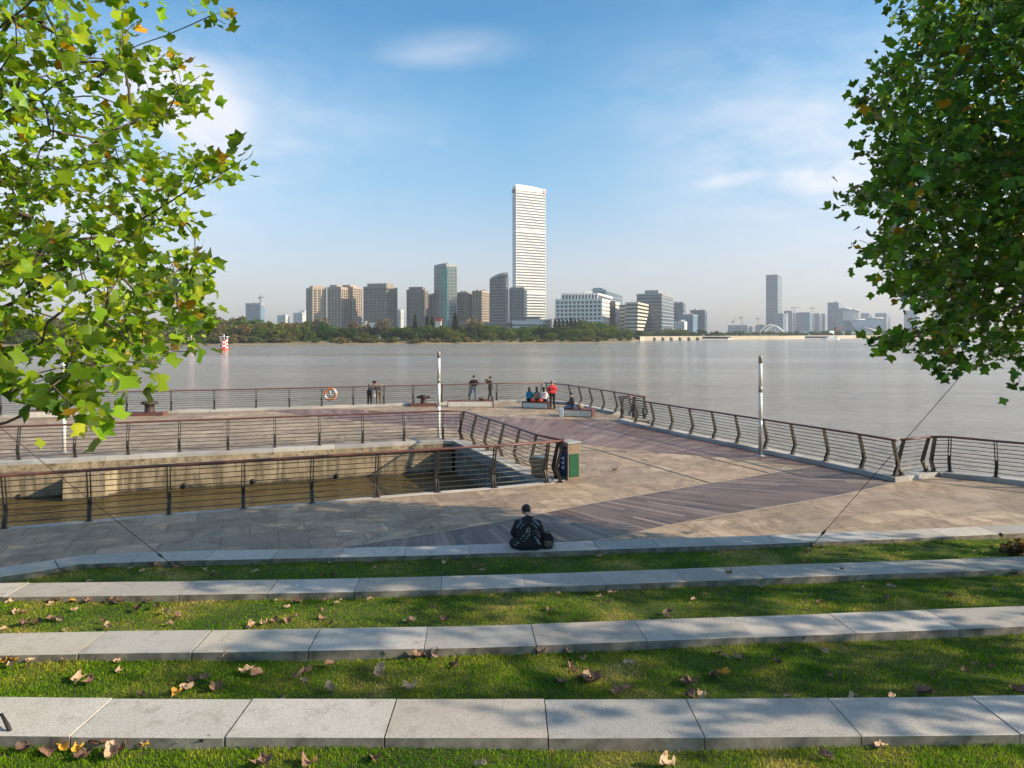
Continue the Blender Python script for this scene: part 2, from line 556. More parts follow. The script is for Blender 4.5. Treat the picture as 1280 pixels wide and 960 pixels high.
def part(mb, name, mats, root):
    """a part whose shape was made in world coordinates; stored relative to its root"""
    inv = Matrix.Translation(-Vector(root.location)) if root.parent is None else None
    lx, ly, lz = root.location
    c, sn = math.cos(-root.rotation_euler[2]), math.sin(-root.rotation_euler[2])
    out = []
    for v in mb.v:
        x, y, z = v[0] - lx, v[1] - ly, v[2] - lz
        out.append((x * c - y * sn, x * sn + y * c, z))
    mb.v = out
    return mb.build(name, mats, root)


def sub(mb, name, mats, root, par):
    o = part(mb, name, mats, root)
    o.parent = par
    return o


def tone_attr(me, cols_per_face, loops_per_face):
    a = me.color_attributes.new('tone', 'FLOAT_COLOR', 'CORNER')
    arr = np.repeat(np.asarray(cols_per_face, dtype=np.float32), loops_per_face, axis=0)
    if arr.shape[1] == 3:
        arr = np.concatenate([arr, np.ones((len(arr), 1), np.float32)], 1)
    a.data.foreach_set('color', arr.ravel())


def np_mesh(name, verts, faces, mat, cols=None):
    """faces all of one size"""
    k = faces.shape[1]
    me = bpy.data.meshes.new(name)
    me.vertices.add(len(verts)); me.vertices.foreach_set('co', np.asarray(verts, np.float32).ravel())
    me.loops.add(faces.size); me.loops.foreach_set('vertex_index', faces.astype(np.int32).ravel())
    me.polygons.add(len(faces)); me.polygons.foreach_set('loop_start', np.arange(0, faces.size, k, dtype=np.int32))
    me.materials.append(M[mat])
    me.update(calc_edges=True)
    me.validate()
    if cols is not None: tone_attr(me, cols, k)
    return me


# ---------------------------------------------------------------- camera, light, sky, air
cam = bpy.data.cameras.new('camera')
co = bpy.data.objects.new('camera', cam); COL.objects.link(co)
co.location = (0, 0, H); co.rotation_euler = (R(90), 0, 0)
cam.sensor_width = 36; cam.lens = 36 * F / 1280; cam.shift_y = -(480 - HOR) / 1280
cam.clip_start = 0.1; cam.clip_end = 12000
SC.camera = co

SUN_EL, SUN_AZ = R(27), R(-11)          # azimuth measured from +X towards -Y
sd = Vector((math.cos(SUN_EL) * math.cos(SUN_AZ), math.cos(SUN_EL) * math.sin(SUN_AZ), math.sin(SUN_EL)))
sl = bpy.data.lights.new('sun', 'SUN'); sl.energy = 5.0; sl.angle = R(0.55); sl.color = (1.0, 0.80, 0.56)
so = bpy.data.objects.new('sun', sl); COL.objects.link(so)
so.rotation_euler = sd.to_track_quat('Z', 'Y').to_euler(); so.location = (30, -12, 40)

w = bpy.data.worlds.new('World'); SC.world = w; w.use_nodes = True
nt = w.node_tree; bg = nt.nodes['Background']
sky = N(nt, 'ShaderNodeTexSky', sky_type='NISHITA')
sky.sun_disc = False; sky.sun_elevation = SUN_EL
sky.sun_rotation = math.atan2(sd.x, sd.y)
sky.altitude = 0; sky.air_density = 1.15; sky.dust_density = 1.6; sky.ozone_density = 2.2
tc = N(nt, 'ShaderNodeTexCoord').outputs['Generated']
sp = N(nt, 'ShaderNodeSeparateXYZ'); L(nt, tc, sp.inputs[0])
yy = math_n(nt, 'MAXIMUM', sp.outputs[1], 0.02)
u = math_n(nt, 'DIVIDE', sp.outputs[0], yy); v = math_n(nt, 'DIVIDE', sp.outputs[2], yy)


def blob(px, py, rx, ry, tilt=0.0):
    du = math_n(nt, 'SUBTRACT', u, (px - 640) / F); dv = math_n(nt, 'SUBTRACT', v, (HOR - py) / F)
    if tilt: dv = math_n(nt, 'SUBTRACT', dv, math_n(nt, 'MULTIPLY', du, tilt))
    a = math_n(nt, 'POWER', math_n(nt, 'ABSOLUTE', math_n(nt, 'DIVIDE', du, rx / F)), 2)
    b = math_n(nt, 'POWER', math_n(nt, 'ABSOLUTE', math_n(nt, 'DIVIDE', dv, ry / F)), 2)
    return math_n(nt, 'EXPONENT', math_n(nt, 'MULTIPLY', math_n(nt, 'ADD', a, b), -1.0))


cn = noise(nt, mapping(nt, tc, scale=(1, 1, 2.2)), 7.0, 8, 0.6, 0.3)
cn2 = noise(nt, mapping(nt, tc, rot=(0, R(12), 0), scale=(1, 1, 3.5)), 14.0, 6, 0.65, 0.5)
tot = None
for (px, py, rx, ry, tl, wt) in ((120, 150, 330, 120, -0.1, 0.75), (1130, 190, 300, 150, 0, 0.8), (900, 150, 170, 90, -0.3, 0.15), (225, 130, 120, 75, -0.35, 1.15), (350, 178, 60, 16, -0.1, 0.55), (100, 200, 220, 140, 0, 0.9), (555, 62, 85, 22, 0.05, 0.42),
                                 (545, 178, 22, 12, 0, 0.25), (930, 222, 75, 14, 0.15, 0.85), (1030, 225, 90, 26, 0, 1.15), (1240, 130, 260, 150, 0, 0.55), (1000, 262, 200, 34, 0.1, 0.42)):
    b_ = math_n(nt, 'MULTIPLY', blob(px, py, rx, ry, tl), wt)
    tot = b_ if tot is None else math_n(nt, 'MAXIMUM', tot, b_)
fld = math_n(nt, 'ADD', math_n(nt, 'MULTIPLY', cn, 0.9), math_n(nt, 'MULTIPLY', cn2, 0.35))
dens = math_n(nt, 'MULTIPLY', tot, ramp(nt, fld, [(0.42, 0.22), (0.76, 1.0)]))
cl = math_n(nt, 'MINIMUM', dens, 0.85)
CLOUD = (5.3, 5.2, 5.5)
tint = ramp(nt, sp.outputs[2], [(0.0, (1.04, 0.94, 1.06)), (0.10, (0.96, 0.93, 1.08)), (0.20, (0.52, 0.88, 1.05)), (0.30, (0.28, 0.84, 1.04)), (0.40, (0.13, 0.72, 0.98)), (0.6, (0.7, 0.8, 0.9)), (0.8, (1.15, 1.0, 0.85))])
skyc = mixc(nt, cl, mixc(nt, 1.0, sky.outputs[0], tint, 'MULTIPLY'), CLOUD)
L(nt, skyc, bg.inputs['Color'])
bg.inputs['Strength'].default_value = 0.12
SC.view_settings.view_transform = 'Standard'; SC.view_settings.look = 'None'
SC.view_settings.exposure = 0.75; SC.view_settings.gamma = 1.0
SC.view_settings.use_curve_mapping = False
SC.cycles.max_bounces = 6; SC.cycles.diffuse_bounces = 3; SC.cycles.glossy_bounces = 3; SC.cycles.transmission_bounces = 4
SC.cycles.transparent_max_bounces = 4; SC.cycles.volume_bounces = 0
SC.cycles.caustics_reflective = False; SC.cycles.caustics_refractive = False
SC.cycles.use_adaptive_sampling = True; SC.cycles.adaptive_threshold = 0.02

mm = bpy.data.materials.new('haze_air'); mm.use_nodes = True; hn = mm.node_tree
for n_ in list(hn.nodes):
    if n_.type == 'BSDF_PRINCIPLED': hn.nodes.remove(n_)
pv = N(hn, 'ShaderNodeVolumePrincipled')
pv.inputs['Color'].default_value = (0.80, 0.88, 1.0, 1); pv.inputs['Density'].default_value = 0.00018
pv.inputs['Anisotropy'].default_value = 0.1
L(hn, pv.outputs[0], hn.nodes['Material Output'].inputs['Volume'])
M['haze'] = mm
tag(MB().box((0, 2300, 159), (9400, 5200, 330)).build('haze', 'haze'), 'thin pale haze over the river and far city', 'haze', kind='stuff')

# ---------------------------------------------------------------- water, land
def fill_poly(outer, hole=None, z=0.0):
    loops = [[Vector((p[0], p[1], 0)) for p in outer]] + ([[Vector((p[0], p[1], 0)) for p in hole]] if hole else [])
    tris = tessellate_polygon(loops)
    pts = [p for lp in loops for p in lp]
    mb = MB()
    fs = []
    for t in tris:
        a, b, c = (pts[i] for i in t)
        fs.append(tuple(t) if (b - a).cross(c - a).z > 0 else tuple(reversed(t)))
    mb.add([(p.x, p.y, z) for p in pts], fs)
    return mb


wv = MB()
ys = [-250, -60, 0, 20, 60, 120, 240, 480, 900, 1800, 4850]; xs = [-4600, -1500, -500, -150, -50, 0, 50, 150, 500, 1500, 4600]
wv.add([(x, y, WZ) for y in ys for x in xs], [(j * 11 + i, j * 11 + i + 1, (j + 1) * 11 + i + 1, (j + 1) * 11 + i) for j in range(10) for i in range(10)])
tag(wv.build('river', 'water'), 'calm grey brown river below the promenade', 'river', kind='structure')

SH = [(-400, 434), (-100, 432.5), (100, 432), (300, 431), (400, 430.5), (560, 430), (700, 429), (790, 428), (800, 426.2), (806, 425.4), (880, 424.8), (980, 424), (1080, 422.8), (1200, 422.2), (1500, 421.8)]
shore = [at(x, y, WZ) for x, y in SH]
sh1 = shore[:9]; sh2 = shore[8:]
land = MB()
back = [Vector((4500, 4700, 0)), Vector((-4500, 4700, 0)), Vector((-4500, 250, 0))]
outer = [Vector((p.x, p.y, 0)) for p in shore] + back


def off(line, d):                      # shift a shoreline away from us
    return [Vector((p.x, p.y + d, 0)) for p in line]


land = MB()
pl = [Vector((p.x, p.y, 0)) for p in shore]
rings = [(0, WZ - 0.3), (2.0, -1.0), (6, -0.55), (12, -0.2), (30, 0.8)]
for (d0, z0), (d1, z1) in zip(rings, rings[1:]):
    a = off(sh1, d0); b = off(sh1, d1); n = len(a)
    land.add([(p.x, p.y, z0) for p in a] + [(p.x, p.y, z1) for p in b], [(i, i + 1, n + i + 1, n + i) for i in range(n - 1)])
a = off(sh2, 0); n = len(a)
tag(land.build('river_beach', 'shore'), 'sandy beach strip at the foot of the far trees', 'beach', kind='structure')
top = fill_poly(off(sh1, 30) + [Vector((p.x, p.y, 0)) for p in off(sh2, 6)] + back, None, 0.8)
tag(top.build('far_bank', 'landgreen'), 'level green land of the far river bank', 'land', kind='structure')
q = MB()
for i in range(n - 1):
    p0, p1 = a[i], a[i + 1]
    q.add([(p0.x, p0.y, WZ - 2), (p1.x, p1.y, WZ - 2), (p1.x, p1.y, 1.9), (p0.x, p0.y, 1.9), (p0.x, p0.y + 8, 1.9), (p1.x, p1.y + 8, 1.9)], [(0, 1, 2, 3), (3, 2, 5, 4)])
tag(q.build('far_quay', 'quay_pale'), 'pale quay wall along the far bank on the right', 'quay', kind='structure')

# ---------------------------------------------------------------- promenade
_m = MB().add([(-27.2, 15, WZ + .012), (2, 15, WZ + .012), (2, 33, WZ + .012), (-27.2, 33, WZ + .012)], [(0, 1, 2, 3)])
tag(_m.build('dock_water', 'mud_water'), 'muddy brown water inside the dock', 'water', kind='structure')
near_posts = [at(x, y) for x, y in [(-92, 669), (5, 661), (111, 652), (211, 643.5), (304, 636), (390, 629), (471, 622), (547, 615.8), (618, 610), (684, 603.5)]]
far_posts = [at(x, y) for x, y in [(-48, 578), (23.5, 575), (94, 572), (160, 568.5), (224.4, 565.3), (285, 562.8), (343.4, 559.6), (399, 556.9), (453, 554.2), (504.5, 551.6), (553.7, 549.3)]]
side_posts = [at(x, y) for x, y in [(578, 549.8), (593, 556), (609.5, 563), (627.5, 570.5), (647, 579.5), (668, 589.5)]]
corner = at(703, 599.5)


def shifted(line, d):
    """polyline shifted to its left by d"""
    out = []
    for i, p in enumerate(line):
        d0 = (line[i] - line[i - 1]) if i > 0 else line[1] - line[0]
        d1 = (line[i + 1] - line[i]) if i < len(line) - 1 else line[-1] - line[-2]
        d0 = Vector((d0.x, d0.y)).normalized(); d1 = Vector((d1.x, d1.y)).normalized()
        n = (Vector((-d0.y, d0.x)) + Vector((-d1.y, d1.x))).normalized()
        k = 1 / max(0.4, n.dot(Vector((-d1.y, d1.x))))
        out.append(Vector((p.x + n.x * d * k, p.y + n.y * d * k, p.z)))
    return out


XL = -27.0
nearL = Vector((XL, near_posts[0].y - 0.9, 0)); farL = Vector((XL, far_posts[0].y - 1.1, 0))
n_edge = shifted([nearL] + near_posts + [corner], 0.13)         # dock edge just beyond the near railing
n_edge[-1] = Vector((corner.x - 0.55, corner.y + 0.06, 0))
s_pts = side_posts + [corner]
s_edge = shifted(s_pts, -0.55)                                  # wide coping inside the side railing
f_edge = shifted([farL] + far_posts + [side_posts[0]], -0.42)
s_edge[0] = f_edge[-1] = Vector((side_posts[0].x - 0.42, side_posts[0].y - 0.28, 0))
s_edge[-1] = n_edge[-1] + Vector((-0.02, 0.25, 0))
hole = n_edge[:-1] + [n_edge[-1]] + list(reversed(s_edge[:-1])) + list(reversed(f_edge[:-1]))

riv1 = [at(x, y, .15) for x, y in [(-330, 529), (-150, 524), (-60, 520.7), (0, 519), (158, 514.6), (320, 510), (480, 505), (621, 500.5), (677, 499.8), (712, 503.2), (738, 508.4), (769, 514.7), (806, 523)]]
riv2 = [at(x, y, .15) for x, y in [(776, 523), (794, 528), (815, 532.5), (838, 537), (863.4, 542.5), (891.6, 547.8), (921, 553.8), (955.8, 560.8), (990.6, 568), (1032, 576.3), (1076.6, 585.6), (1118.8, 595)]]
riv3 = [at(x, y, .15) for x, y in [(1132, 594.3), (1158, 589.4), (1178, 589.7), (1245, 596.6), (1330, 606), (1480, 622)]]
riv3.append(Vector((34, 17, .15)))
cornR = at(1130, 600, 0.0)
edge1 = shifted(riv1, 0.30)            # riv lines run left to right with the river on their left
edge2 = shifted(riv2 + [Vector((cornR.x, cornR.y, .15))], 0.25)
edge3 = shifted([Vector((cornR.x, cornR.y, .15))] + riv3[1:], 0.30)

# granite seats (pixels of the top edge nearest to us)
KZ = [1.5, 1.15, 0.80, 0.42]
KP = [[(-300, 915), (0, 919.5), (430, 922), (850, 921), (1280, 917), (1560, 912)],
      [(-260, 827), (0, 818.5), (215, 815.5), (430, 812), (640, 807.5), (850, 799.5), (1070, 791), (1280, 782.6), (1500, 773)],
      [(-230, 752), (0, 746), (215, 743.5), (430, 739.8), (640, 734.5), (850, 727), (1070, 718.5), (1280, 711), (1480, 703)],
      [(-230, 765), (0, 721), (62, 711.5), (97, 705), (215, 701), (430, 696.5), (640, 690.5), (850, 683.5), (1060, 676), (1280, 666), (1470, 657.5)]]


def smooth_line(pts, k=5):
    out = []
    for i in range(len(pts) - 1):
        p0 = pts[max(i - 1, 0)]; p1 = pts[i]; p2 = pts[i + 1]; p3 = pts[min(i + 2, len(pts) - 1)]
        for j in range(k):
            t = j / k
            out.append(0.5 * ((2 * p1) + (p2 - p0) * t + (2 * p0 - 5 * p1 + 4 * p2 - p3) * t * t + (3 * p1 - p0 - 3 * p2 + p3) * t ** 3))
    return out + [pts[-1]]


kl = []
for z, pp in zip(KZ, KP):
    pts = [at(x, y, z) for x, y in pp]
    kl.append(pts if pp is KP[3] else smooth_line(pts))
k4 = kl[3][:4] + smooth_line(kl[3][3:])[1:]
kl[3] = k4
KW = 0.60


def ext(line, x0, x1):                 # extend a line straight sideways
    a, b = line[0], line[1]; c, d = line[-2], line[-1]
    o = list(line)
    if a.x > x0: o = [a + (a - b) * ((x0 - a.x) / (a.x - b.x))] + o
    if d.x < x1: o = o + [d + (d - c) * ((x1 - d.x) / (d.x - c.x))]
    return o


kl = [ext(k, -17 if i != 3 else -16, 19) for i, k in enumerate(kl)]

# the promenade slab with the dock cut out
pout = [Vector((p.x, p.y + 0.25, 0)) for p in kl[3]]
outer = pout + [Vector((34, pout[-1].y + 1, 0))] + [Vector((p.x, p.y, 0)) for p in reversed(edge3)] + [Vector((p.x, p.y, 0)) for p in reversed(edge2[:-1])]
outer += [Vector((riv2[0].x + .2, riv2[0].y + .9, 0))]
outer += [Vector((p.x, p.y, 0)) for p in reversed(edge1)]
outer += [Vector((-48, 12, 0)), Vector((-20, 11, 0))]
tag(fill_poly(outer, hole, 0.0).build('promenade', 'paving'), 'stone paved riverside promenade', 'promenade', kind='structure')
qw = MB()
qpts = [Vector((riv2[0].x + .2, riv2[0].y + .9, 0))]
chain = [Vector((-48, 30, 0))] + edge1 + qpts + edge2[:-1] + edge3 + [Vector((34, 12, 0))]
for p0, p1 in zip(chain, chain[1:]):
    qw.add([(p0.x, p0.y, 0), (p1.x, p1.y, 0), (p1.x, p1.y, -4), (p0.x, p0.y, -4)], [(0, 1, 2, 3)])
tag(qw.build('quay_wall', 'concrete'), 'concrete river wall under the promenade edge', 'quay wall', kind='structure')


def band(up, lo, name, mat, label, z=0.004):
    mb = fill_poly([Vector((p.x, p.y, 0)) for p in up] + [Vector((p.x, p.y, 0)) for p in reversed(lo)], None, z)
    return tag(mb.build(name, mat), label, 'walkway', kind='structure')


kb = [Vector((p.x, p.y + 0.2, 0)) for p in kl[3]]
up1 = smooth_line([at(x, y) for x, y in [(395, 690), (560, 664), (673, 643), (718, 634), (796, 620), (890, 604), (975, 590), (1035, 580)]], 3)
kerb_in = shifted([at(x, y) for x, y in [(1035, 580), (1076, 588.8), (1118, 598), (1129, 600.5)]], 0.1)
lo1 = smooth_line([at(x, y) for x, y in [(395, 696), (640, 692), (734, 678), (777.5, 669.7), (840, 655.6), (950, 636), (1044, 620), (1112, 605), (1129, 601.5)]], 3)
band(up1 + kerb_in[1:], lo1, 'plank_walkway', 'deck', 'dark timber plank walkway crossing the stone paving')
up2 = smooth_line([at(x, y) for x, y in [(330, 511.5), (393, 510.8), (454, 512.5), (615, 520.5), (673, 523), (740, 525.5), (769, 528.6)]], 3)
k2 = [at(x, y) for x, y in [(794, 533), (838, 542), (892, 553), (921, 559.5), (956, 566.5), (990, 573), (1035, 582.5)]]
lo2 = smooth_line([at(x, y) for x, y in [(330, 513.5), (399, 521), (454, 527), (500, 531), (547, 535), (650, 549), (726, 555), (812, 564), (877, 570), (940, 574.5), (985, 581), (1018, 583)]], 3)
band(up2 + k2, lo2, 'red_walkway', 'deck_red', 'reddish walkway curving along the river railing', 0.0055)
sd_ = MB()
for pts in ([(745, 540), (849, 564), (940, 586), (962, 591.5)], [(726, 558), (752.5, 564), (820, 584), (888, 604)]):
    w_ = [at(x, y) for x, y in pts]
    a_ = shifted(w_, 0.035); b_ = shifted(w_, -0.035)
    n = len(w_)
    sd_.add([(p.x, p.y, 0.010) for p in a_] + [(p.x, p.y, 0.010) for p in b_], [(i, n + i, n + i + 1, i + 1) for i in range(n - 1)])
tag(sd_.build('drain_slot', 'dark_metal'), 'narrow dark drain slots across the paving', 'drain', kind='structure')

eg_ = MB()
for w_, o_ in ((up1, 1), (lo1, -1)):
    a_ = shifted(w_, 0.0); b_ = shifted(w_, 0.06 * o_); n = len(w_)
    eg_.add([(p.x, p.y, 0.0085) for p in a_] + [(p.x, p.y, 0.0085) for p in b_], [((i, i + 1, n + i + 1, n + i) if o_ > 0 else (i, n + i, n + i + 1, i + 1)) for i in range(n - 1)])
tag(eg_.build('edging_strip', 'f_beige'), 'pale edging strip along the plank walkway', 'edging', kind='structure')

# kerb stones along the edges
def slabs(mb, line, width, z0, z1, joint=1.27, gap=0.006, bev=0.006, start=0.0, mi=0):
    """stones laid end to end on the left side of a line"""
    cum = [0.0]
    for a, b in zip(line, line[1:]): cum.append(cum[-1] + (Vector((b.x, b.y)) - Vector((a.x, a.y))).length)
    def P(s):
        for i in range(len(cum) - 1):
            if s <= cum[i + 1] or i == len(cum) - 2:
                t = (s - cum[i]) / max(1e-6, cum[i + 1] - cum[i])
                return Vector((line[i].x, line[i].y)).lerp(Vector((line[i + 1].x, line[i + 1].y)), t)
    cuts = []; s = -start
    while s < cum[-1]:
        if s > 0.05 or not cuts: cuts.append(max(0, s))
        s += joint * random.uniform(0.97, 1.03)
    cuts.append(cum[-1])
    cols = []
    for a, b in zip(cuts, cuts[1:]):
        if b - a < 0.05: continue
        inner = [c for c in cum if a + .05 < c < b - .05]
        if len(inner) > 2: inner = inner[::max(1, len(inner) // 2)]
        g_ = gap * random.choice((.6, .8, 1, 1, 1.6, 2.4))
        ss = [a + g_ / 2] + inner + [b - g_ / 2]
        f = [P(x) for x in ss]
        dz = random.uniform(-0.004, 0.004)
        bk = []
        for i, x in enumerate(ss):
            t = (P(min(x + .3, cum[-1])) - P(max(x - .3, 0))).normalized()
            bk.append(f[i] + Vector((-t.y, t.x)) * width)
        m = len(ss)
        prof = [(0, z0), (0, z1 - bev), (bev / width, z1), (1 - bev / width, z1), (1, z1 - bev), (1, z0)]
        vs = []
        for i in range(m):
            for (o, z) in prof:
                q_ = f[i].lerp(bk[i], o); vs.append((q_.x, q_.y, z + (dz if z > z0 else 0)))
        k = 6; fs = []
        for i in range(m - 1):
            for j in range(k - 1): fs.append((i * k + j, (i + 1) * k + j, (i + 1) * k + j + 1, i * k + j + 1))
        fs.append(tuple(range(k))); fs.append(tuple((m - 1) * k + j for j in range(k - 1, -1, -1)))
        mb.add(vs, fs, mi)
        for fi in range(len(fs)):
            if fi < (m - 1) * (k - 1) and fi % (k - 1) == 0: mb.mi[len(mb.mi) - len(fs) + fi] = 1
        t = random.uniform(0.74, 1.12); wtone = random.uniform(-0.035, 0.035)
        cols += [(t + wtone, t, t - wtone)] * len(fs)
    return cols


kn = ['nearest', 'second', 'third', 'farthest']
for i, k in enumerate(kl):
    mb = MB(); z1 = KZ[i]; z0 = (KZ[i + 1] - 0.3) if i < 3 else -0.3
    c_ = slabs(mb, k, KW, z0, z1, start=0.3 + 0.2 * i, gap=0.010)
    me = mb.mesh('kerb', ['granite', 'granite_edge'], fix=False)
    ob = bpy.data.objects.new('kerb', me); COL.objects.link(ob)
    tone_attr(me, c_, [len(p.vertices) for p in me.polygons])
    tag(ob, ['broad granite seat step nearest the camera', 'second granite seat step up from the bottom of the view', 'third granite seat step up, between two grass strips',
             'granite kerb where the grass meets the promenade, person sitting on it'][i], 'kerb', kind='structure')


def stone_obj(line, width, z0, z1, name, label, joint=1.27):
    mb = MB(); c_ = slabs(mb, line, width, z0, z1, joint=joint)
    me = mb.mesh(name, ['granite', 'granite'], fix=False)
    ob = bpy.data.objects.new(name, me); COL.objects.link(ob)
    tone_attr(me, c_, [len(p.vertices) for p in me.polygons])
    return tag(ob, label, 'kerb', kind='structure')


stone_obj(shifted(riv1[:-1], -0.12), 0.44, -0.2, 0.15, 'kerb', 'long pale kerb under the far river railing')
r2 = riv2 + [Vector((cornR.x, cornR.y, .15))]
stone_obj(shifted(r2, -0.20), 0.46, -0.2, 0.15, 'kerb', 'raised grey kerb under the right river railing')
stone_obj(shifted([Vector((cornR.x, cornR.y, .15)), riv3[1] + Vector((.35, .1, 0))], -0.14), 0.44, -0.2, 0.147, 'kerb', 'short sunlit kerb at the railing corner')
stone_obj(shifted([riv3[1] + Vector((.35, -.05, 0))] + riv3[2:], -0.14), 0.44, -0.2, 0.15, 'kerb', 'kerb under the railing at the right edge')
stone_obj(shifted([nearL] + near_posts + [corner], -0.13), 0.26, -0.2, 0.010, 'kerb', 'light coping along the near side of the dock', 1.2)
stone_obj(list(reversed(shifted([farL] + far_posts, 0.12))) and shifted([farL] + far_posts + [side_posts[0]], -0.42), 0.55, -0.12, 0.014, 'kerb', 'pale coping along the far side of the dock', 1.2)
stone_obj(list(reversed(shifted(s_pts[:], -0.02))), 0.5, -0.2, 0.012, 'kerb', 'coping along the right side of the dock', 1.2)

# dock walls
dw = MB()
fe = f_edge
wl = [p for p in fe]
blk_x0 = at(71, 590, -0.2).x; blk_x1 = at(113, 590, -0.2).x
ledge = [(0.0, -0.12), (0.0, -0.22), (-0.10, -0.22), (-0.10, -0.30), (-0.24, -0.30), (-0.24, -0.36), (-0.14, -0.36), (-0.14, -4), (0.6, -4), (0.6, -0.12)]
dw.sweep(wl[:-1] + [wl[-1] - (wl[-1] - wl[-2]).normalized() * 0.02], [(o, z) for o, z in ledge])
root = empty('dock_wall', (-10, 28, -1), 'sandy stained concrete wall on the far side of the dock', 'dock wall')
w0 = part(dw, 'wall_face', 'concrete', root)
bk = MB()
ybl = np.interp(blk_x0, [p.x for p in fe], [p.y for p in fe]); ybr = np.interp(blk_x1, [p.x for p in fe], [p.y for p in fe])
bk.prism([(blk_x0, ybl - 1.15), (blk_x1, ybr - 1.05), (blk_x1, ybr + 0.2), (blk_x0, ybl + 0.2)], -4, -0.40)
part(bk, 'pier_block', 'concrete', root)
for px, py in ((26, 621), (187, 607), (272, 601.5), (412, 594.5)):
    d = 26.2 if px < 71 else (25.2 if px < 300 else 28.6)
    c = atd(px, py, d); y_ = np.interp(c.x, [p.x for p in fe], [p.y for p in fe])
    off_ = 0.14
    y_ -= off_
    c = Vector((c.x, y_, H - (py - HOR) * y_ / F))
    part(MB().tube([c + Vector((0, .1, 0)), c + Vector((0, -.06, 0))], 0.10, 14), 'outlet_pipe', 'black_gap', root)
rs = empty('dock_wall', (0, 27, -1), 'grey ribbed sheet pile wall on the right side of the dock', 'dock wall')
mb = MB()
a_, b_ = s_edge[0], s_edge[-1]
ln = (b_ - a_).length; t_ = (b_ - a_).normalized(); nn = Vector((t_.y, -t_.x, 0))
if nn.x > 0: nn = -nn
prof = []
k = int(ln / 0.42)
zig = []
for i in range(k * 4 + 1):
    s_ = ln * i / (k * 4); o_ = (0.0, 0.0, 0.16, 0.16)[i % 4]
    # follow the bent edge
    j = min(len(s_edge) - 2, max(0, int(0)))
    x_ = np.interp(s_, np.cumsum([0] + [(q1 - q0).length for q0, q1 in zip(s_edge, s_edge[1:])]), [p.x for p in s_edge])
    y_ = np.interp(s_, np.cumsum([0] + [(q1 - q0).length for q0, q1 in zip(s_edge, s_edge[1:])]), [p.y for p in s_edge])
    zig.append(Vector((x_, y_, 0)) + nn * (-0.22 + o_))
n = len(zig)
mb.add([(p.x, p.y, -0.34) for p in zig] + [(p.x, p.y, -4) for p in zig], [(i, i + 1, n + i + 1, n + i) for i in range(n - 1)])
part(mb, 'sheet_pile', 'pile', rs)
cap = MB().sweep(s_edge, [(-0.02, -0.03), (-0.02, -0.34), (0.5, -0.34), (0.5, -0.03)])
part(cap, 'cap_beam', 'f_slate', rs)
dn = MB()
for p0, p1 in zip(n_edge, n_edge[1:]):
    dn.add([(p0.x, p0.y, 0), (p1.x, p1.y, 0), (p1.x, p1.y, -4), (p0.x, p0.y, -4)], [(0, 1, 2, 3)])
dn.add([(n_edge[0].x, n_edge[0].y, 0), (fe[0].x, fe[0].y, 0), (fe[0].x, fe[0].y, -4), (n_edge[0].x, n_edge[0].y, -4)], [(0, 1, 2, 3)])
dn.add([(n_edge[-1].x, n_edge[-1].y, 0), (s_edge[-1].x, s_edge[-1].y, 0), (s_edge[-1].x, s_edge[-1].y, -4), (n_edge[-1].x, n_edge[-1].y, -4)], [(0, 1, 2, 3)])
tag(dn.build('quay_wall', 'concrete'), 'concrete near wall of the dock below the brown railing', 'quay wall', kind='structure')

# ---------------------------------------------------------------- lawn
lw = MB()
GZ = [1.40, 1.045, 0.70, 0.32]


def yat(line, x):
    return float(np.interp(x, [p.x for p in line], [p.y for p in line]))


XS = np.linspace(-16, 18.5, 140)


def strip(x, i):                       # grass strip i lies on our side of seat i: its far edge and near edge
    far = yat(kl[i], x) + 0.02
    near = yat(kl[i - 1], x) + KW - 0.05 if i > 0 else -7.0
    return near, far


def lawn_z(x, y, i):
    return GZ[i] + 0.02 * math.sin(x * 1.3 + i) * math.sin(y * 1.9 + x * .4)


for i in range(4):
    rows = 8 if i else 22
    vs = []
    for r_ in range(rows + 1):
        for x in XS:
            n_, f_ = strip(x, i); y = n_ + (f_ - n_) * r_ / rows
            vs.append((x, y, lawn_z(x, y, i)))
    m_ = len(XS)
    lw.add(vs, [(r_ * m_ + j, r_ * m_ + j + 1, (r_ + 1) * m_ + j + 1, (r_ + 1) * m_ + j) for r_ in range(rows) for j in range(m_ - 1)], 0, True)
# higher ground behind the camera and beside the terraces
lw.add([(-60, -7, 1.4), (40, -7, 1.4), (40, -40, 4.2), (-60, -40, 4.2)], [(3, 2, 1, 0)])
lw.add([(18.4, -7, 1.4), (60, -7, 1.4), (60, 12, 0.1), (18.4, 12.5, 0.3)], [(0, 1, 2, 3)])
lw.add([(-60, -7, 1.4), (-15.9, -7, 1.4), (-15.9, 11.4, 0.3), (-60, 11.4, 0.05)], [(0, 1, 2, 3)])
tag(lw.build('lawn', 'lawn'), 'terraced lawn between the granite steps', 'lawn', kind='structure')


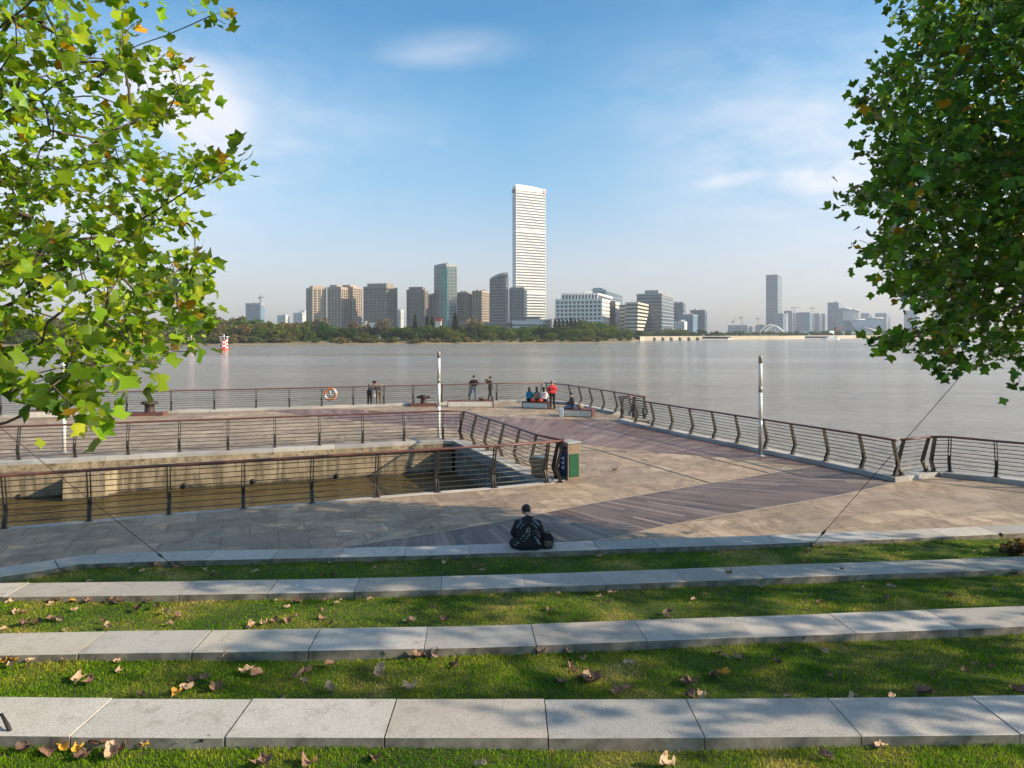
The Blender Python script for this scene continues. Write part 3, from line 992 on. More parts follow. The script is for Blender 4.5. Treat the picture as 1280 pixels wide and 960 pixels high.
def grass():
    V = []; Fc = []; C = []; base = 0
    dens = [4200, 3600, 2400, 1700]
    for i in range(4):
        near0 = 4.9 if i == 0 else 0
        xr = (-5.2, 5.2) if i == 0 else ((-6.6, 6.8), (-9.2, 9.4), (-12.0, 12.6))[i - 1]
        n_ = int(dens[i] * (xr[1] - xr[0]) * (1.3 if i == 0 else 2.6))
        x = RNG.uniform(xr[0], xr[1], n_)
        far = np.interp(x, [p.x for p in kl[i]], [p.y for p in kl[i]]) + 0.01
        near = np.full(n_, near0) if i == 0 else np.interp(x, [p.x for p in kl[i - 1]], [p.y for p in kl[i - 1]]) + KW + 0.02
        ok = far - near > 0.05; x = x[ok]; far = far[ok]; near = near[ok]; n_ = len(x)
        y = near + (far - near) * RNG.uniform(0, 1, n_)
        z = GZ[i] + 0.02 * np.sin(x * 1.3 + i) * np.sin(y * 1.9 + x * .4) - 0.004
        patch = 0.5 + 0.5 * np.sin(x * 2.1 + 3 * np.sin(y * 1.7)) * np.sin(y * 2.7 + 2 * np.sin(x * 1.1))
        h_ = RNG.uniform(0.014, 0.036, n_) * (0.75 + 0.5 * patch) * (1.0 + 0.45 * np.exp(-(far - y) / 0.06) * RNG.uniform(0, 1, n_))
        wd = RNG.uniform(0.0022, 0.0042, n_) * (1.0, 1.15, 1.4, 1.7)[i]
        az = RNG.uniform(0, 2 * np.pi, n_); ln = RNG.uniform(0.1, 0.9, n_) * h_; la = RNG.uniform(0, 2 * np.pi, n_)
        bx = np.cos(az) * wd; by = np.sin(az) * wd
        tx = np.cos(la) * ln; ty = np.sin(la) * ln
        p0 = np.stack([x - bx, y - by, z], 1); p1 = np.stack([x + bx, y + by, z], 1)
        p2 = np.stack([x + bx * .7 + tx * .35, y + by * .7 + ty * .35, z + h_ * .6], 1); p3 = np.stack([x - bx * .7 + tx * .35, y - by * .7 + ty * .35, z + h_ * .6], 1)
        p4 = np.stack([x + tx, y + ty, z + h_], 1)
        V.append(np.stack([p0, p1, p2, p3, p4], 1).reshape(-1, 3))
        idx = base + np.arange(n_)[:, None] * 5
        Fc.append(np.concatenate([idx + np.array([[0, 1, 2]]), idx + np.array([[0, 2, 3]]), idx + np.array([[3, 2, 4]])], 0))
        t = RNG.uniform(0.6, 1.35, n_); yl = RNG.uniform(0, 1, n_) < 0.06
        c = np.stack([t * np.where(yl, 2.2, 1), t * np.where(yl, 1.5, 1), t * np.where(yl, 2.0, 1)], 1)
        C.append(np.concatenate([c, c, c], 0))
        base += n_ * 5
    me = np_mesh('grass', np.concatenate(V), np.concatenate(Fc), 'blade', np.concatenate(C))
    ob = bpy.data.objects.new('grass', me); COL.objects.link(ob)
    tag(ob, 'short patchy green grass between the granite steps', 'grass', kind='stuff')


grass()

# ---------------------------------------------------------------- railings
def kink(h):                           # post section: offset away from the walkway against height
    return [(0.0, 0.0), (0.02, 0.10 * h), (0.135, 0.30 * h), (0.10, 0.42 * h), (-0.08, 1.0 * h)]


def kofs(z, h):
    ks = kink(h)
    return float(np.interp(z, [k[1] for k in ks], [k[0] for k in ks]))


def railing(pts, side, h, label, bars=8, closed_ends=True, group=None, open_ends=(0.0, 0.0)):
    """pts: post bases; side +1 when 'outward' is to the left of the line"""
    pts = [Vector(p) for p in pts]
    root = empty('railing', tuple(pts[0]), label, 'railing', group)
    outs = []
    for i, p in enumerate(pts):
        d0 = (p - pts[i - 1]).normalized() if i > 0 else None
        d1 = (pts[i + 1] - p).normalized() if i < len(pts) - 1 else None
        d0 = d0 or d1; d1 = d1 or d0
        t = (d0 + d1); t.z = 0; t.normalize()
        outs.append((Vector((-t.y, t.x, 0)) * side, t))
    line = []
    for z in np.linspace(0, 1, bars + 1)[1:]: pass
    for (p, (o, t)) in zip(pts, outs):
        mb = MB()
        for s_ in (-1, 1):
            for (o0, z0), (o1, z1) in zip(kink(h), kink(h)[1:]):
                w0 = 0.055 - 0.018 * z0 / h; w1 = 0.055 - 0.018 * z1 / h
                vs = []
                for (oo, zz, ww) in ((o0, z0, w0), (o1, z1, w1)):
                    for a_ in (-1, 1):
                        for b_ in (-1, 1):
                            vs.append(p + o * (oo + a_ * ww) + t * (s_ * 0.036 + b_ * 0.011) + Vector((0, 0, zz)))
                mb.add(vs, [(0, 1, 3, 2), (4, 6, 7, 5), (0, 4, 5, 1), (2, 3, 7, 6), (0, 2, 6, 4), (1, 5, 7, 3)])
        zt = 0.46 * h
        for (o0, z0), (o1, z1) in (((0.0, 0.0), (0.135, 0.3 * h)), ((0.135, 0.3 * h), (kofs(zt, h), zt))):
            vs = [p + o * (oo + a_ * 0.035) + t * (b_ * 0.026) + Vector((0, 0, zz)) for (oo, zz) in ((o0, z0), (o1, z1)) for a_ in (-1, 1) for b_ in (-1, 1)]
            mb.add(vs, [(0, 1, 3, 2), (4, 6, 7, 5), (0, 4, 5, 1), (2, 3, 7, 6), (0, 2, 6, 4), (1, 5, 7, 3)])
        mb.box(p + Vector((0, 0, 0.012)), (0.20, 0.17, 0.016), rz=math.atan2(t.y, t.x))
        part(mb, 'post', 'post_steel', root)
    for b_ in range(bars):
        z = h * (0.11 + 0.80 * b_ / (bars - 1))
        pp = [p + o * kofs(z, h) + Vector((0, 0, z)) for p, (o, t) in zip(pts, outs)]
        part(MB().tube(pp, 0.0125, 6), 'bar', 'bar_steel', root)
    pp = [p + o * (-0.08) + Vector((0, 0, h + 0.02)) for p, (o, t) in zip(pts, outs)]
    pp[0] = pp[0] - outs[0][1] * (0.12 + open_ends[0]); pp[-1] = pp[-1] + outs[-1][1] * (0.12 + open_ends[1])
    part(MB().tube(pp, 0.062, 10, flat=0.62), 'handrail', 'rail_wood', root)
    return root


DG = 'railings around the dock'; RG = 'railings along the river edge'


def subdiv(pts, step):
    out = [pts[0]]
    for a, b in zip(pts, pts[1:]):
        k_ = max(1, round((b - a).length / step))
        out += [a.lerp(b, j / k_) for j in range(1, k_ + 1)]
    return out


np_all = [Vector((near_posts[0].x - 3.2, near_posts[0].y - .38, 0)), Vector((near_posts[0].x - 1.6, near_posts[0].y - .19, 0))] + near_posts
railing(np_all, 1, 1.27, 'long railing on the near side of the dock with a brown handrail', group=DG, open_ends=(0, 0.42))
fp_all = [Vector((far_posts[0].x - k_ * 1.72, far_posts[0].y - k_ * .26, 0)) for k_ in (3, 2, 1)] + far_posts
railing(fp_all + [far_posts[-1].lerp(side_posts[0], 0.93)], -1, 1.22, 'railing on the far side of the dock in front of the pale paving', group=DG)
railing(side_posts + [side_posts[-1].lerp(corner, .8)], -1, 1.22, 'railing slanting down the right side of the dock', group=DG)
cA = near_posts[-1] + Vector((.42, .09, 0)); 
railing([cA, Vector((corner.x - .02, corner.y + .28, 0))], 1, 1.27, 'short railing turning the dock corner behind the waste bin', group=DG)
Lp = subdiv(riv1[:8], 2.05)
railing(Lp + [riv1[8]], 1, 1.13, 'far river railing running behind the standing people', group=RG)
railing(subdiv([riv1[8] + Vector((.35, -.05, 0))] + riv1[9:], 1.75), 1, 1.13, 'river railing running from the far corner to the landing gap', group=RG)
railing(riv2, 1, 1.13, 'curved river railing on the right of the promenade', group=RG)
railing([riv3[0] + Vector((-.12, 0.02, 0)), riv3[1]], 1, 1.13, 'short railing turning the corner by the right river bend', group=RG)
railing([riv3[1].lerp(riv3[2], .45)] + [riv3[2] + Vector((.25, .02, 0))] + [riv3[3]] + subdiv(riv3[3:], 2.1)[1:], 1, 1.13, 'river railing leaving the picture on the right', group=RG)
ga = riv2[0] + Vector((0.10, 0.12, 0)); 
railing([ga, ga + Vector((.62, .14, 0))], 1, 1.13, 'small cross railing at the landing gap beside the curved railing', group=RG)
gb = riv1[-1]
railing([gb + Vector((-.50, .30, 0)), gb + Vector((-.03, .05, 0))], -1, 1.13, 'small gate railing at the river end of the landing gap', group=RG)
lnd = MB().box((6.6, 36.6, -0.2), (1.3, 4.4, 0.3), rz=0.12)
tag(lnd.build('landing', 'concrete'), 'low concrete landing between the two river railings', 'landing', kind='structure')

# ---------------------------------------------------------------- trees near us
LOBES = [(0, .02), (.18, -.03), (.40, .02), (.52, .27), (.335, .45), (.43, .82), (.20, .74), (0, .69), (-.20, .74), (-.43, .82), (-.335, .45), (-.52, .27), (-.40, .02), (-.18, -.03)]


def leaves_mesh(name, centers, outward, sizes, cols, droop=0.5, seed=1):
    """tulip leaves: position, direction the blade points to, size, colour"""
    rng = np.random.default_rng(seed)
    n = len(centers)
    lob = np.array(LOBES); k = len(lob)
    loc = np.zeros((k + 1, 3)); loc[1:, 0] = lob[:, 0]; loc[1:, 1] = lob[:, 1]
    loc[0] = (0, .38, 0)
    d = outward / np.linalg.norm(outward, axis=1)[:, None]
    rv = rng.normal(0, 1, (n, 3)); rv[:, 2] = np.abs(rv[:, 2]) + 1.1
    nrm = rv - d * (rv * d).sum(1)[:, None]; nrm /= np.linalg.norm(nrm, axis=1)[:, None]
    side = np.cross(d, nrm)
    fold = rng.uniform(0.0, 0.95, n); curl = rng.uniform(-0.8, 0.3, n); tw = rng.uniform(-.6, .6, n)
    lx = loc[None, :, 0] * np.ones((n, 1)); ly = loc[None, :, 1] * np.ones((n, 1))
    lz = np.abs(lx) * fold[:, None] + ly ** 2 * curl[:, None] + lx * ly * tw[:, None]
    P = centers[:, None, :] + sizes[:, None, None] * (lx[..., None] * side[:, None, :] + ly[..., None] * d[:, None, :] + lz[..., None] * nrm[:, None, :])
    V = P.reshape(-1, 3)
    tri = np.array([[0, 1 + j, 1 + (j + 1) % k] for j in range(k)])
    Fc = (np.arange(n)[:, None, None] * (k + 1) + tri[None]).reshape(-1, 3)
    return np_mesh(name, V, Fc, 'leaf', np.repeat(cols, k, axis=0))


def in_poly(x, y, poly):
    c = False; j = len(poly) - 1
    for i in range(len(poly)):
        if (poly[i][1] > y) != (poly[j][1] > y) and x < (poly[j][0] - poly[i][0]) * (y - poly[i][1]) / (poly[j][1] - poly[i][1]) + poly[i][0]:
            c = not c
        j = i
    return c


def grow(tips, trunk_pts, seed, jitter=0.12):
    """joins every tip to the nearest point of the branches grown so far; returns nodes with parents"""
    rnd = random.Random(seed)
    nodes = [Vector(p) for p in trunk_pts]; par = [-1] + list(range(len(nodes) - 1))
    base = nodes[len(nodes) // 3]
    tips = sorted(tips, key=lambda t: (t - nodes[-1]).length * 0.5 + (Vector((t.x, t.y, 0)) - Vector((base.x, base.y, 0))).length)
    # main limbs first: a few far tips give the skeleton
    far_ = sorted(tips, key=lambda t: -(t - base).length)
    main = []
    for t in far_:
        if all((t - m_).length > 1.7 for m_ in main): main.append(t)
        if len(main) > 16: break
    order = [('m', t) for t in main] + [('t', t) for t in tips if t not in main]
    arr = np.array([tuple(n_) for n_ in nodes]); tipidx = []
    for kd, t in order:
        dd = np.linalg.norm(arr - np.array(tuple(t)), axis=1)
        if kd == 'm':
            lim = len(trunk_pts)
            # leave the trunk lower than the tip so limbs rise
            sc_ = [abs((t.z - 0.45 * (Vector((t.x, t.y)) - Vector((nodes[i].x, nodes[i].y))).length) - nodes[i].z) for i in range(lim)]
            i0 = max(2, int(np.argmin(sc_)))
        else:
            # prefer nodes that are nearer to the trunk than the tip
            rt = np.linalg.norm(arr[:, :2] - np.array((base.x, base.y)), axis=1)
            pen = np.where(rt > math.hypot(t.x - base.x, t.y - base.y) - 0.02, 1.5, 0.0)
            pen[:3] += 5
            i0 = int(np.argmin(dd + pen))
        a = nodes[i0]; ln = (t - a).length
        k_ = max(2, int(ln / 0.28)); prev = i0; new = []
        bow = Vector((rnd.uniform(-1, 1), rnd.uniform(-1, 1), rnd.uniform(0.2, 1))) * ln * 0.10
        for j in range(1, k_ + 1):
            s_ = j / k_
            p = a.lerp(t, s_) + bow * math.sin(math.pi * s_) + Vector((rnd.uniform(-1, 1), rnd.uniform(-1, 1), rnd.uniform(-1, 1))) * (jitter * 0.25 if j < k_ else 0)
            nodes.append(p); par.append(prev); prev = len(nodes) - 1; new.append(tuple(p))
        arr = np.concatenate([arr, np.array(new)]); tipidx.append(prev)
    return nodes, par, tipidx


def tree(trunk_pts, tips, label, seed, leaf_size, palette, per=(7, 12), trunk_r=0.13, spread=0.26, group=None, name='tulip_tree'):
    rnd = random.Random(seed); rng = np.random.default_rng(seed)
    nodes, par, tipidx = grow(tips, trunk_pts, seed)
    cnt = [0] * len(nodes)
    for i in tipidx:
        j = i
        while j >= 0:
            cnt[j] += 1; j = par[j]
    tot = max(cnt)
    rad = [max(0.0042, trunk_r * (c / tot) ** 0.48) for c in cnt]
    kidsn = {}
    for i, p in enumerate(par): kidsn.setdefault(p, []).append(i)
    root = empty(name, tuple(trunk_pts[0]), label, 'tree', group)
    tr = MB(); br = MB()
    nt_ = len(trunk_pts)
    tr.tube([nodes[i] for i in range(nt_)], [trunk_r * (1.25 if i == 0 else 1) * (1 - 0.75 * i / (nt_ - 1)) for i in range(nt_)], 12)
    # branches as chains
    done = set(range(nt_))
    for start in range(nt_, len(nodes)):
        if start in done: continue
        chain_ = [par[start], start]; done.add(start)
        cur = start
        while True:
            nx = [c for c in kidsn.get(cur, []) if c not in done]
            if not nx: break
            c = max(nx, key=lambda q_: cnt[q_])
            chain_.append(c); done.add(c); cur = c
        rr = [rad[i] for i in chain_]; rr[0] = rr[1]
        br.tube([nodes[i] for i in chain_], rr, 5 if rr[0] < 0.02 else 8, caps=False)
    part(tr, 'trunk', 'bark', root)
    part(br, 'branch', 'bark', root)
    # leaves round every tip, along its last stretch
    Cn = []; Dn = []; Sz = []; Cl = []
    for i in tipidx:
        t = nodes[i]; p_ = nodes[par[i]]; pp_ = nodes[par[par[i]]] if par[i] >= 0 and par[par[i]] >= 0 else p_
        d = (t - pp_).normalized()
        kbase = rnd.choice(palette)
        near = 0 if rnd.random() > 0.2 else 1
        for _ in range(rnd.randint(*per)):
            s_ = rnd.random() ** 0.7
            c = pp_.lerp(t, s_) + d * rnd.uniform(-.02, .10) + Vector((rnd.gauss(0, 1), rnd.gauss(0, 1), rnd.gauss(0, .8))) * spread * 0.42
            o = (c - pp_.lerp(t, s_ * .6)); o = o.normalized() if o.length > .01 else d
            o = (o * 0.8 + d * 0.6 + Vector((rnd.gauss(0, .45), rnd.gauss(0, .45), rnd.gauss(-.32, .4)))).normalized()
            Cn.append(tuple(c)); Dn.append(tuple(o)); Sz.append(leaf_size * rnd.choice((.6, .8, 1, 1, 1.15, 1.3)) * rnd.uniform(.9, 1.1))
            b_ = kbase if rnd.random() < .7 else rnd.choice(palette)
            if rnd.random() < .03 and (c.y > 6.5 or rnd.random() < .3): b_ = (0.40, 0.22, 0.02)
            j_ = rnd.uniform(.78, 1.25)
            j_ *= rnd.choice((.55, .8, 1.05, 1.25, 1.45)); Cl.append((b_[0] * j_ * rnd.uniform(.8, 1.1), b_[1] * j_, b_[2] * j_))
    me = leaves_mesh('foliage', np.array(Cn) - np.array(tuple(trunk_pts[0])), np.array(Dn), np.array(Sz), np.array(Cl), seed=seed)
    ob = bpy.data.objects.new('foliage', me); COL.objects.link(ob); ob.parent = root
    return root


# crown of the left tree
LP = [(-900, -700), (330, -700), (315, -60), (292, 20), (258, 45), (240, 90), (256, 130), (250, 150), (232, 158), (262, 185), (300, 205), (296, 222), (240, 222), (232, 262), (236, 290),
      (268, 335), (262, 352), (240, 370), (268, 392), (250, 425), (238, 450), (205, 440), (188, 462), (160, 482), (130, 495), (118, 525), (84, 528), (76, 500), (20, 490), (-60, 530), (-900, 560)]
LH = [(50, 508, 30, 22), (170, 180, 30, 10), (90, 160, 22, 12), (140, 300, 20, 10), (60, 370, 18, 10), (190, 60, 18, 10), (210, 400, 14, 8), (200, 100, 26, 20), (60, 110, 22, 12), (130, 215, 18, 14), (200, 300, 20, 12), (30, 300, 16, 10), (250, 60, 20, 12), (100, 400, 14, 9), (300, 180, 36, 16), (215, 190, 34, 22), (290, 120, 10, 10), (52, 465, 20, 14), (120, 60, 30, 10), (155, 130, 22, 20), (172, 105, 26, 14), (80, 255, 16, 14), (145, 345, 16, 14), (25, 190, 12, 12), (190, 250, 16, 10), (10, 60, 14, 14), (130, 512, 40, 14), (215, 20, 22, 8)]


def crown(center, radii, n, poly, holes, seed, shell=0.35, near_lim=3.9, zmin=3.85):
    rnd = random.Random(seed); out = []
    tries = 0
    while len(out) < n and tries < n * 60:
        tries += 1
        v_ = Vector((rnd.gauss(0, 1), rnd.gauss(0, 1), rnd.gauss(0, 1))).normalized() * (rnd.random() ** shell)
        p = Vector((center[0] + v_.x * radii[0], center[1] + v_.y * radii[1], center[2] + v_.z * radii[2]))
        if p.z < zmin: continue
        if p.y > 0.5:
            px = 640 + F * p.x / p.y; py = HOR - F * (p.z - H) / p.y
            if p.y < near_lim and px > -250: continue
            if -80 < px < 1360 and py > -80:
                if poly and not in_poly(px, py, poly): continue
                if any(((px - a) / c_) ** 2 + ((py - b) / d_) ** 2 < 1 and rnd.random() < .9 for a, b, c_, d_ in holes): continue
        elif (p - Vector((0, 0, H))).length < 2.5: continue
        out.append(p)
    return out


PAL_L = [(0.12, 0.20, 0.012), (0.16, 0.245, 0.014), (0.20, 0.28, 0.016), (0.095, 0.17, 0.012), (0.28, 0.32, 0.02), (0.065, 0.13, 0.012), (0.15, 0.235, 0.014), (0.11, 0.19, 0.012), (0.17, 0.25, 0.015), (0.09, 0.16, 0.012), (0.14, 0.22, 0.012)]
PAL_R = [tuple(1.75 * q_ for q_ in c_) for c_ in [(0.045, 0.105, 0.016), (0.055, 0.12, 0.016), (0.075, 0.145, 0.018), (0.038, 0.085, 0.014), (0.048, 0.105, 0.022), (0.095, 0.155, 0.018), (0.06, 0.12, 0.016), (0.05, 0.105, 0.014), (0.055, 0.11, 0.014), (0.045, 0.095, 0.016), (0.055, 0.115, 0.014), (0.05, 0.10, 0.014)]]
sprays = [(292, 12, 9.0), (282, 30, 8.6), (262, 22, 8.8), (250, 95, 8.2), (252, 112, 8.0), (240, 140, 8.0), (292, 208, 7.8), (285, 196, 7.9), (268, 212, 7.9), (248, 205, 7.8), (232, 255, 7.4), (222, 270, 7.4),
          (262, 335, 7.8), (250, 342, 7.6), (262, 392, 7.2), (252, 405, 7.0), (240, 440, 6.6), (225, 430, 6.5), (200, 452, 6.4), (170, 470, 5.9), (150, 478, 5.8), (110, 478, 5.4), (108, 512, 5.2), (100, 518, 5.1), (90, 505, 5.2), (66, 482, 5.2), (28, 480, 5.3), (10, 492, 5.4), (90, 440, 5.0), (125, 455, 5.6)]
tl = [atd(*s_) for s_ in sprays]
LP = [(a_ - 9 if a_ > 150 else a_, b_) for a_, b_ in LP]
tl += crown((-7.4, 8.6, 6.3), (4.9, 4.6, 3.3), 1550, LP, LH, 11)
tree([(-8.6, 9.6, 0.3), (-8.55, 9.55, 1.4), (-8.5, 9.5, 2.6), (-8.4, 9.4, 3.7), (-8.35, 9.3, 4.8), (-8.3, 9.25, 6.0), (-8.3, 9.2, 7.3), (-8.2, 9.2, 8.6)], tl,
     'bright yellow green tree at the left with leafy branches hanging over the view', 3, 0.132, [tuple(1.25 * q_ for q_ in c_) for c_ in PAL_L], per=(6, 10), trunk_r=0.14)
RP = [(1130, -900), (1140, -60), (1122, 0), (1110, 15), (1112, 42), (1070, 92), (1072, 120), (1064, 140), (1080, 165), (1064, 180), (1080, 220), (1046, 248), (1048, 262), (1090, 272), (1096, 292), (1070, 300),
      (1075, 330), (1068, 345), (1105, 372), (1112, 410), (1088, 425), (1092, 442), (1130, 440), (1165, 450), (1180, 470), (1205, 462), (1235, 446), (1262, 440), (1300, 432), (1500, 470), (2200, 470), (2200, -900)]
RH = [(1205, 122, 12, 9), (1160, 222, 14, 8), (1265, 150, 12, 10), (1128, 106, 10, 6), (1250, 40, 14, 10), (1150, 268, 22, 7), (1210, 425, 12, 12), (1130, 395, 10, 10), (1185, 175, 8, 7), (1140, 60, 9, 12), (1235, 395, 9, 9), (1100, 262, 14, 5)]
spr2 = [(1052, 252, 12.2), (1062, 258, 12.2), (1075, 105, 12.2), (1068, 135, 12.4), (1072, 182, 12.2), (1118, 8, 12.2), (1074, 300, 12), (1076, 335, 12), (1094, 432, 11.6), (1112, 425, 11.6), (1178, 462, 11.4), (1190, 455, 11.4), (1205, 455, 11.4), (1240, 440, 11.2), (1275, 478, 10.4)]
tr_ = [atd(*s_) for s_ in spr2]
RP = [(a_ + 20, b_) for a_, b_ in RP]
tr_ += crown((10.0, 12.8, 7.6), (4.9, 4.6, 4.4), 2700, RP, RH, 12, zmin=3.95)
tree([(10.4, 13.0, 0.3), (10.4, 13.0, 1.5), (10.35, 12.95, 2.8), (10.3, 12.9, 4.0), (10.3, 12.9, 5.4), (10.25, 12.9, 7.0), (10.2, 12.8, 8.6), (10.2, 12.8, 10.2)], tr_,
     'dark green tree filling the upper right corner of the view', 5, 0.150, PAL_R, per=(8, 12), trunk_r=0.15, spread=0.30)

# two more trees of the same row stand out of view to the right; the photo shows their dappled shade
t3 = crown((14.0, 4.2, 6.6), (3.9, 3.7, 3.4), 330, None, [], 21)
tree([(14.2, 4.2, 1.1), (14.2, 4.2, 2.6), (14.15, 4.2, 4.2), (14.1, 4.2, 5.8), (14.1, 4.2, 7.4), (14.1, 4.2, 9.0)], t3, 'tree beyond the right edge that throws dappled shade over the grass', 31, 0.17, PAL_R, per=(5, 8), group='trees outside the frame')
t4 = crown((19.5, 9.5, 6.6), (4.0, 3.8, 3.5), 480, None, [], 22)
tree([(19.5, 9.5, 0.6), (19.5, 9.5, 2.6), (19.5, 9.5, 4.2), (19.45, 9.4, 5.8), (19.4, 9.4, 7.4), (19.4, 9.4, 9.0)], t4, 'tree further beyond the right edge shading the steps', 32, 0.17, PAL_R, per=(5, 8), group='trees outside the frame')

# support wires
def wire(a, b, label):
    r_ = empty('guy_wire', tuple(a), label, 'guy wire', 'tree support wires')
    part(MB().tube([a, a.lerp(b, .5) + Vector((0, 0, -.03)), b], 0.0062, 5), 'cable', 'cable', r_)
    d = (b - a).normalized()
    part(MB().tube([a + d * 0.28, a + d * 0.36, a + d * 0.44], [0.012, 0.028, 0.012], 8), 'turnbuckle', 'dark_metal', r_)
    part(MB().tube([a + Vector((0, 0, -.08)), a + Vector((0, 0, .07))], [0.045, 0.03], 8), 'anchor', 'dark_metal', r_)
    return r_


wire(at(1015, 682, .36), Vector((9.9, 12.75, 6.2)), 'thin dark guy wire running up into the tree on the right')
wire(at(215, 706, .36), Vector((-8.35, 9.3, 4.9)), 'thin dark guy wire running up into the tree on the left')

# ---------------------------------------------------------------- fallen leaves
def dry_mesh(seed, mat):
    rnd = random.Random(seed)
    mb = MB(); k_ = 14; rings_ = 3
    ph = rnd.uniform(0, 6); a1 = rnd.uniform(.18, .42); a2 = rnd.uniform(.1, .3)
    kb = rnd.uniform(2.2, 4.6); ka = rnd.uniform(0, 3.14); kt = rnd.uniform(.5, 2.4)
    vs = [(0, 0, .02)]
    for r_ in range(1, rings_ + 1):
        for i in range(k_):
            x, y = LOBES[i]; y -= .38
            x *= r_ / rings_; y *= r_ / rings_
            rr = math.hypot(x, y)
            z = a1 * (x * math.cos(ph) + y * math.sin(ph)) ** 2 * 2.4 + a2 * rr * math.sin(i * 1.7 + ph) + rnd.uniform(0, .06) * r_
            z *= .35
            u_ = x * math.cos(ka) + y * math.sin(ka); w_ = -x * math.sin(ka) + y * math.cos(ka)
            z += (1 - math.cos(kb * u_)) / kb; u_ = math.sin(kb * u_) / kb * rnd.uniform(.85, 1.1)
            z += (1 - math.cos(kt * w_)) / kt * (1 if ph < 3 else -.4); w_ = math.sin(kt * w_) / kt
            vs.append((u_ * math.cos(ka) - w_ * math.sin(ka), u_ * math.sin(ka) + w_ * math.cos(ka), z * rnd.uniform(.85, 1.1) + .02))
    fs = [(0, 1 + i, 1 + (i + 1) % k_) for i in range(k_)]
    for r_ in range(rings_ - 1):
        for i in range(k_):
            i2 = (i + 1) % k_
            fs.append((1 + r_ * k_ + i, 1 + (r_ + 1) * k_ + i, 1 + (r_ + 1) * k_ + i2, 1 + r_ * k_ + i2))
    mb.add(vs, fs, 0, False)
    return mb.mesh('fallen_leaf', mat, fix=False)


DRY = {m_: [dry_mesh(100 * j + i, m_) for i in range(5)] for j, m_ in enumerate(('dry_leaf', 'dry_pale', 'dry_dark', 'dry_yellow'))}
ADJ = dict(dry_leaf='brown', dry_pale='pale brown', dry_dark='dark brown', dry_yellow='yellow')
WHERE = ['on the grass nearest the camera', 'on the second grass strip from the bottom', 'on the third grass strip from the bottom', 'on the grass strip by the promenade']


def leaf_at(px, py, i, kind, size, lift=0.0, where=None):
    z = GZ[i] + 0.03 + lift
    p = at(px, py, z)
    ob = bpy.data.objects.new('fallen_leaf', random.choice(DRY[kind])); COL.objects.link(ob)
    ob.location = p; ob.scale = (size,) * 3
    ob.rotation_euler = (R(random.uniform(-14, 14)), R(random.uniform(-14, 14)), random.uniform(0, 6.28))
    wh = where or WHERE[i]
    tag(ob, 'dry %s curled leaf lying %s' % (ADJ[kind], wh), 'leaf', '%s fallen leaves %s' % (ADJ[kind], wh))


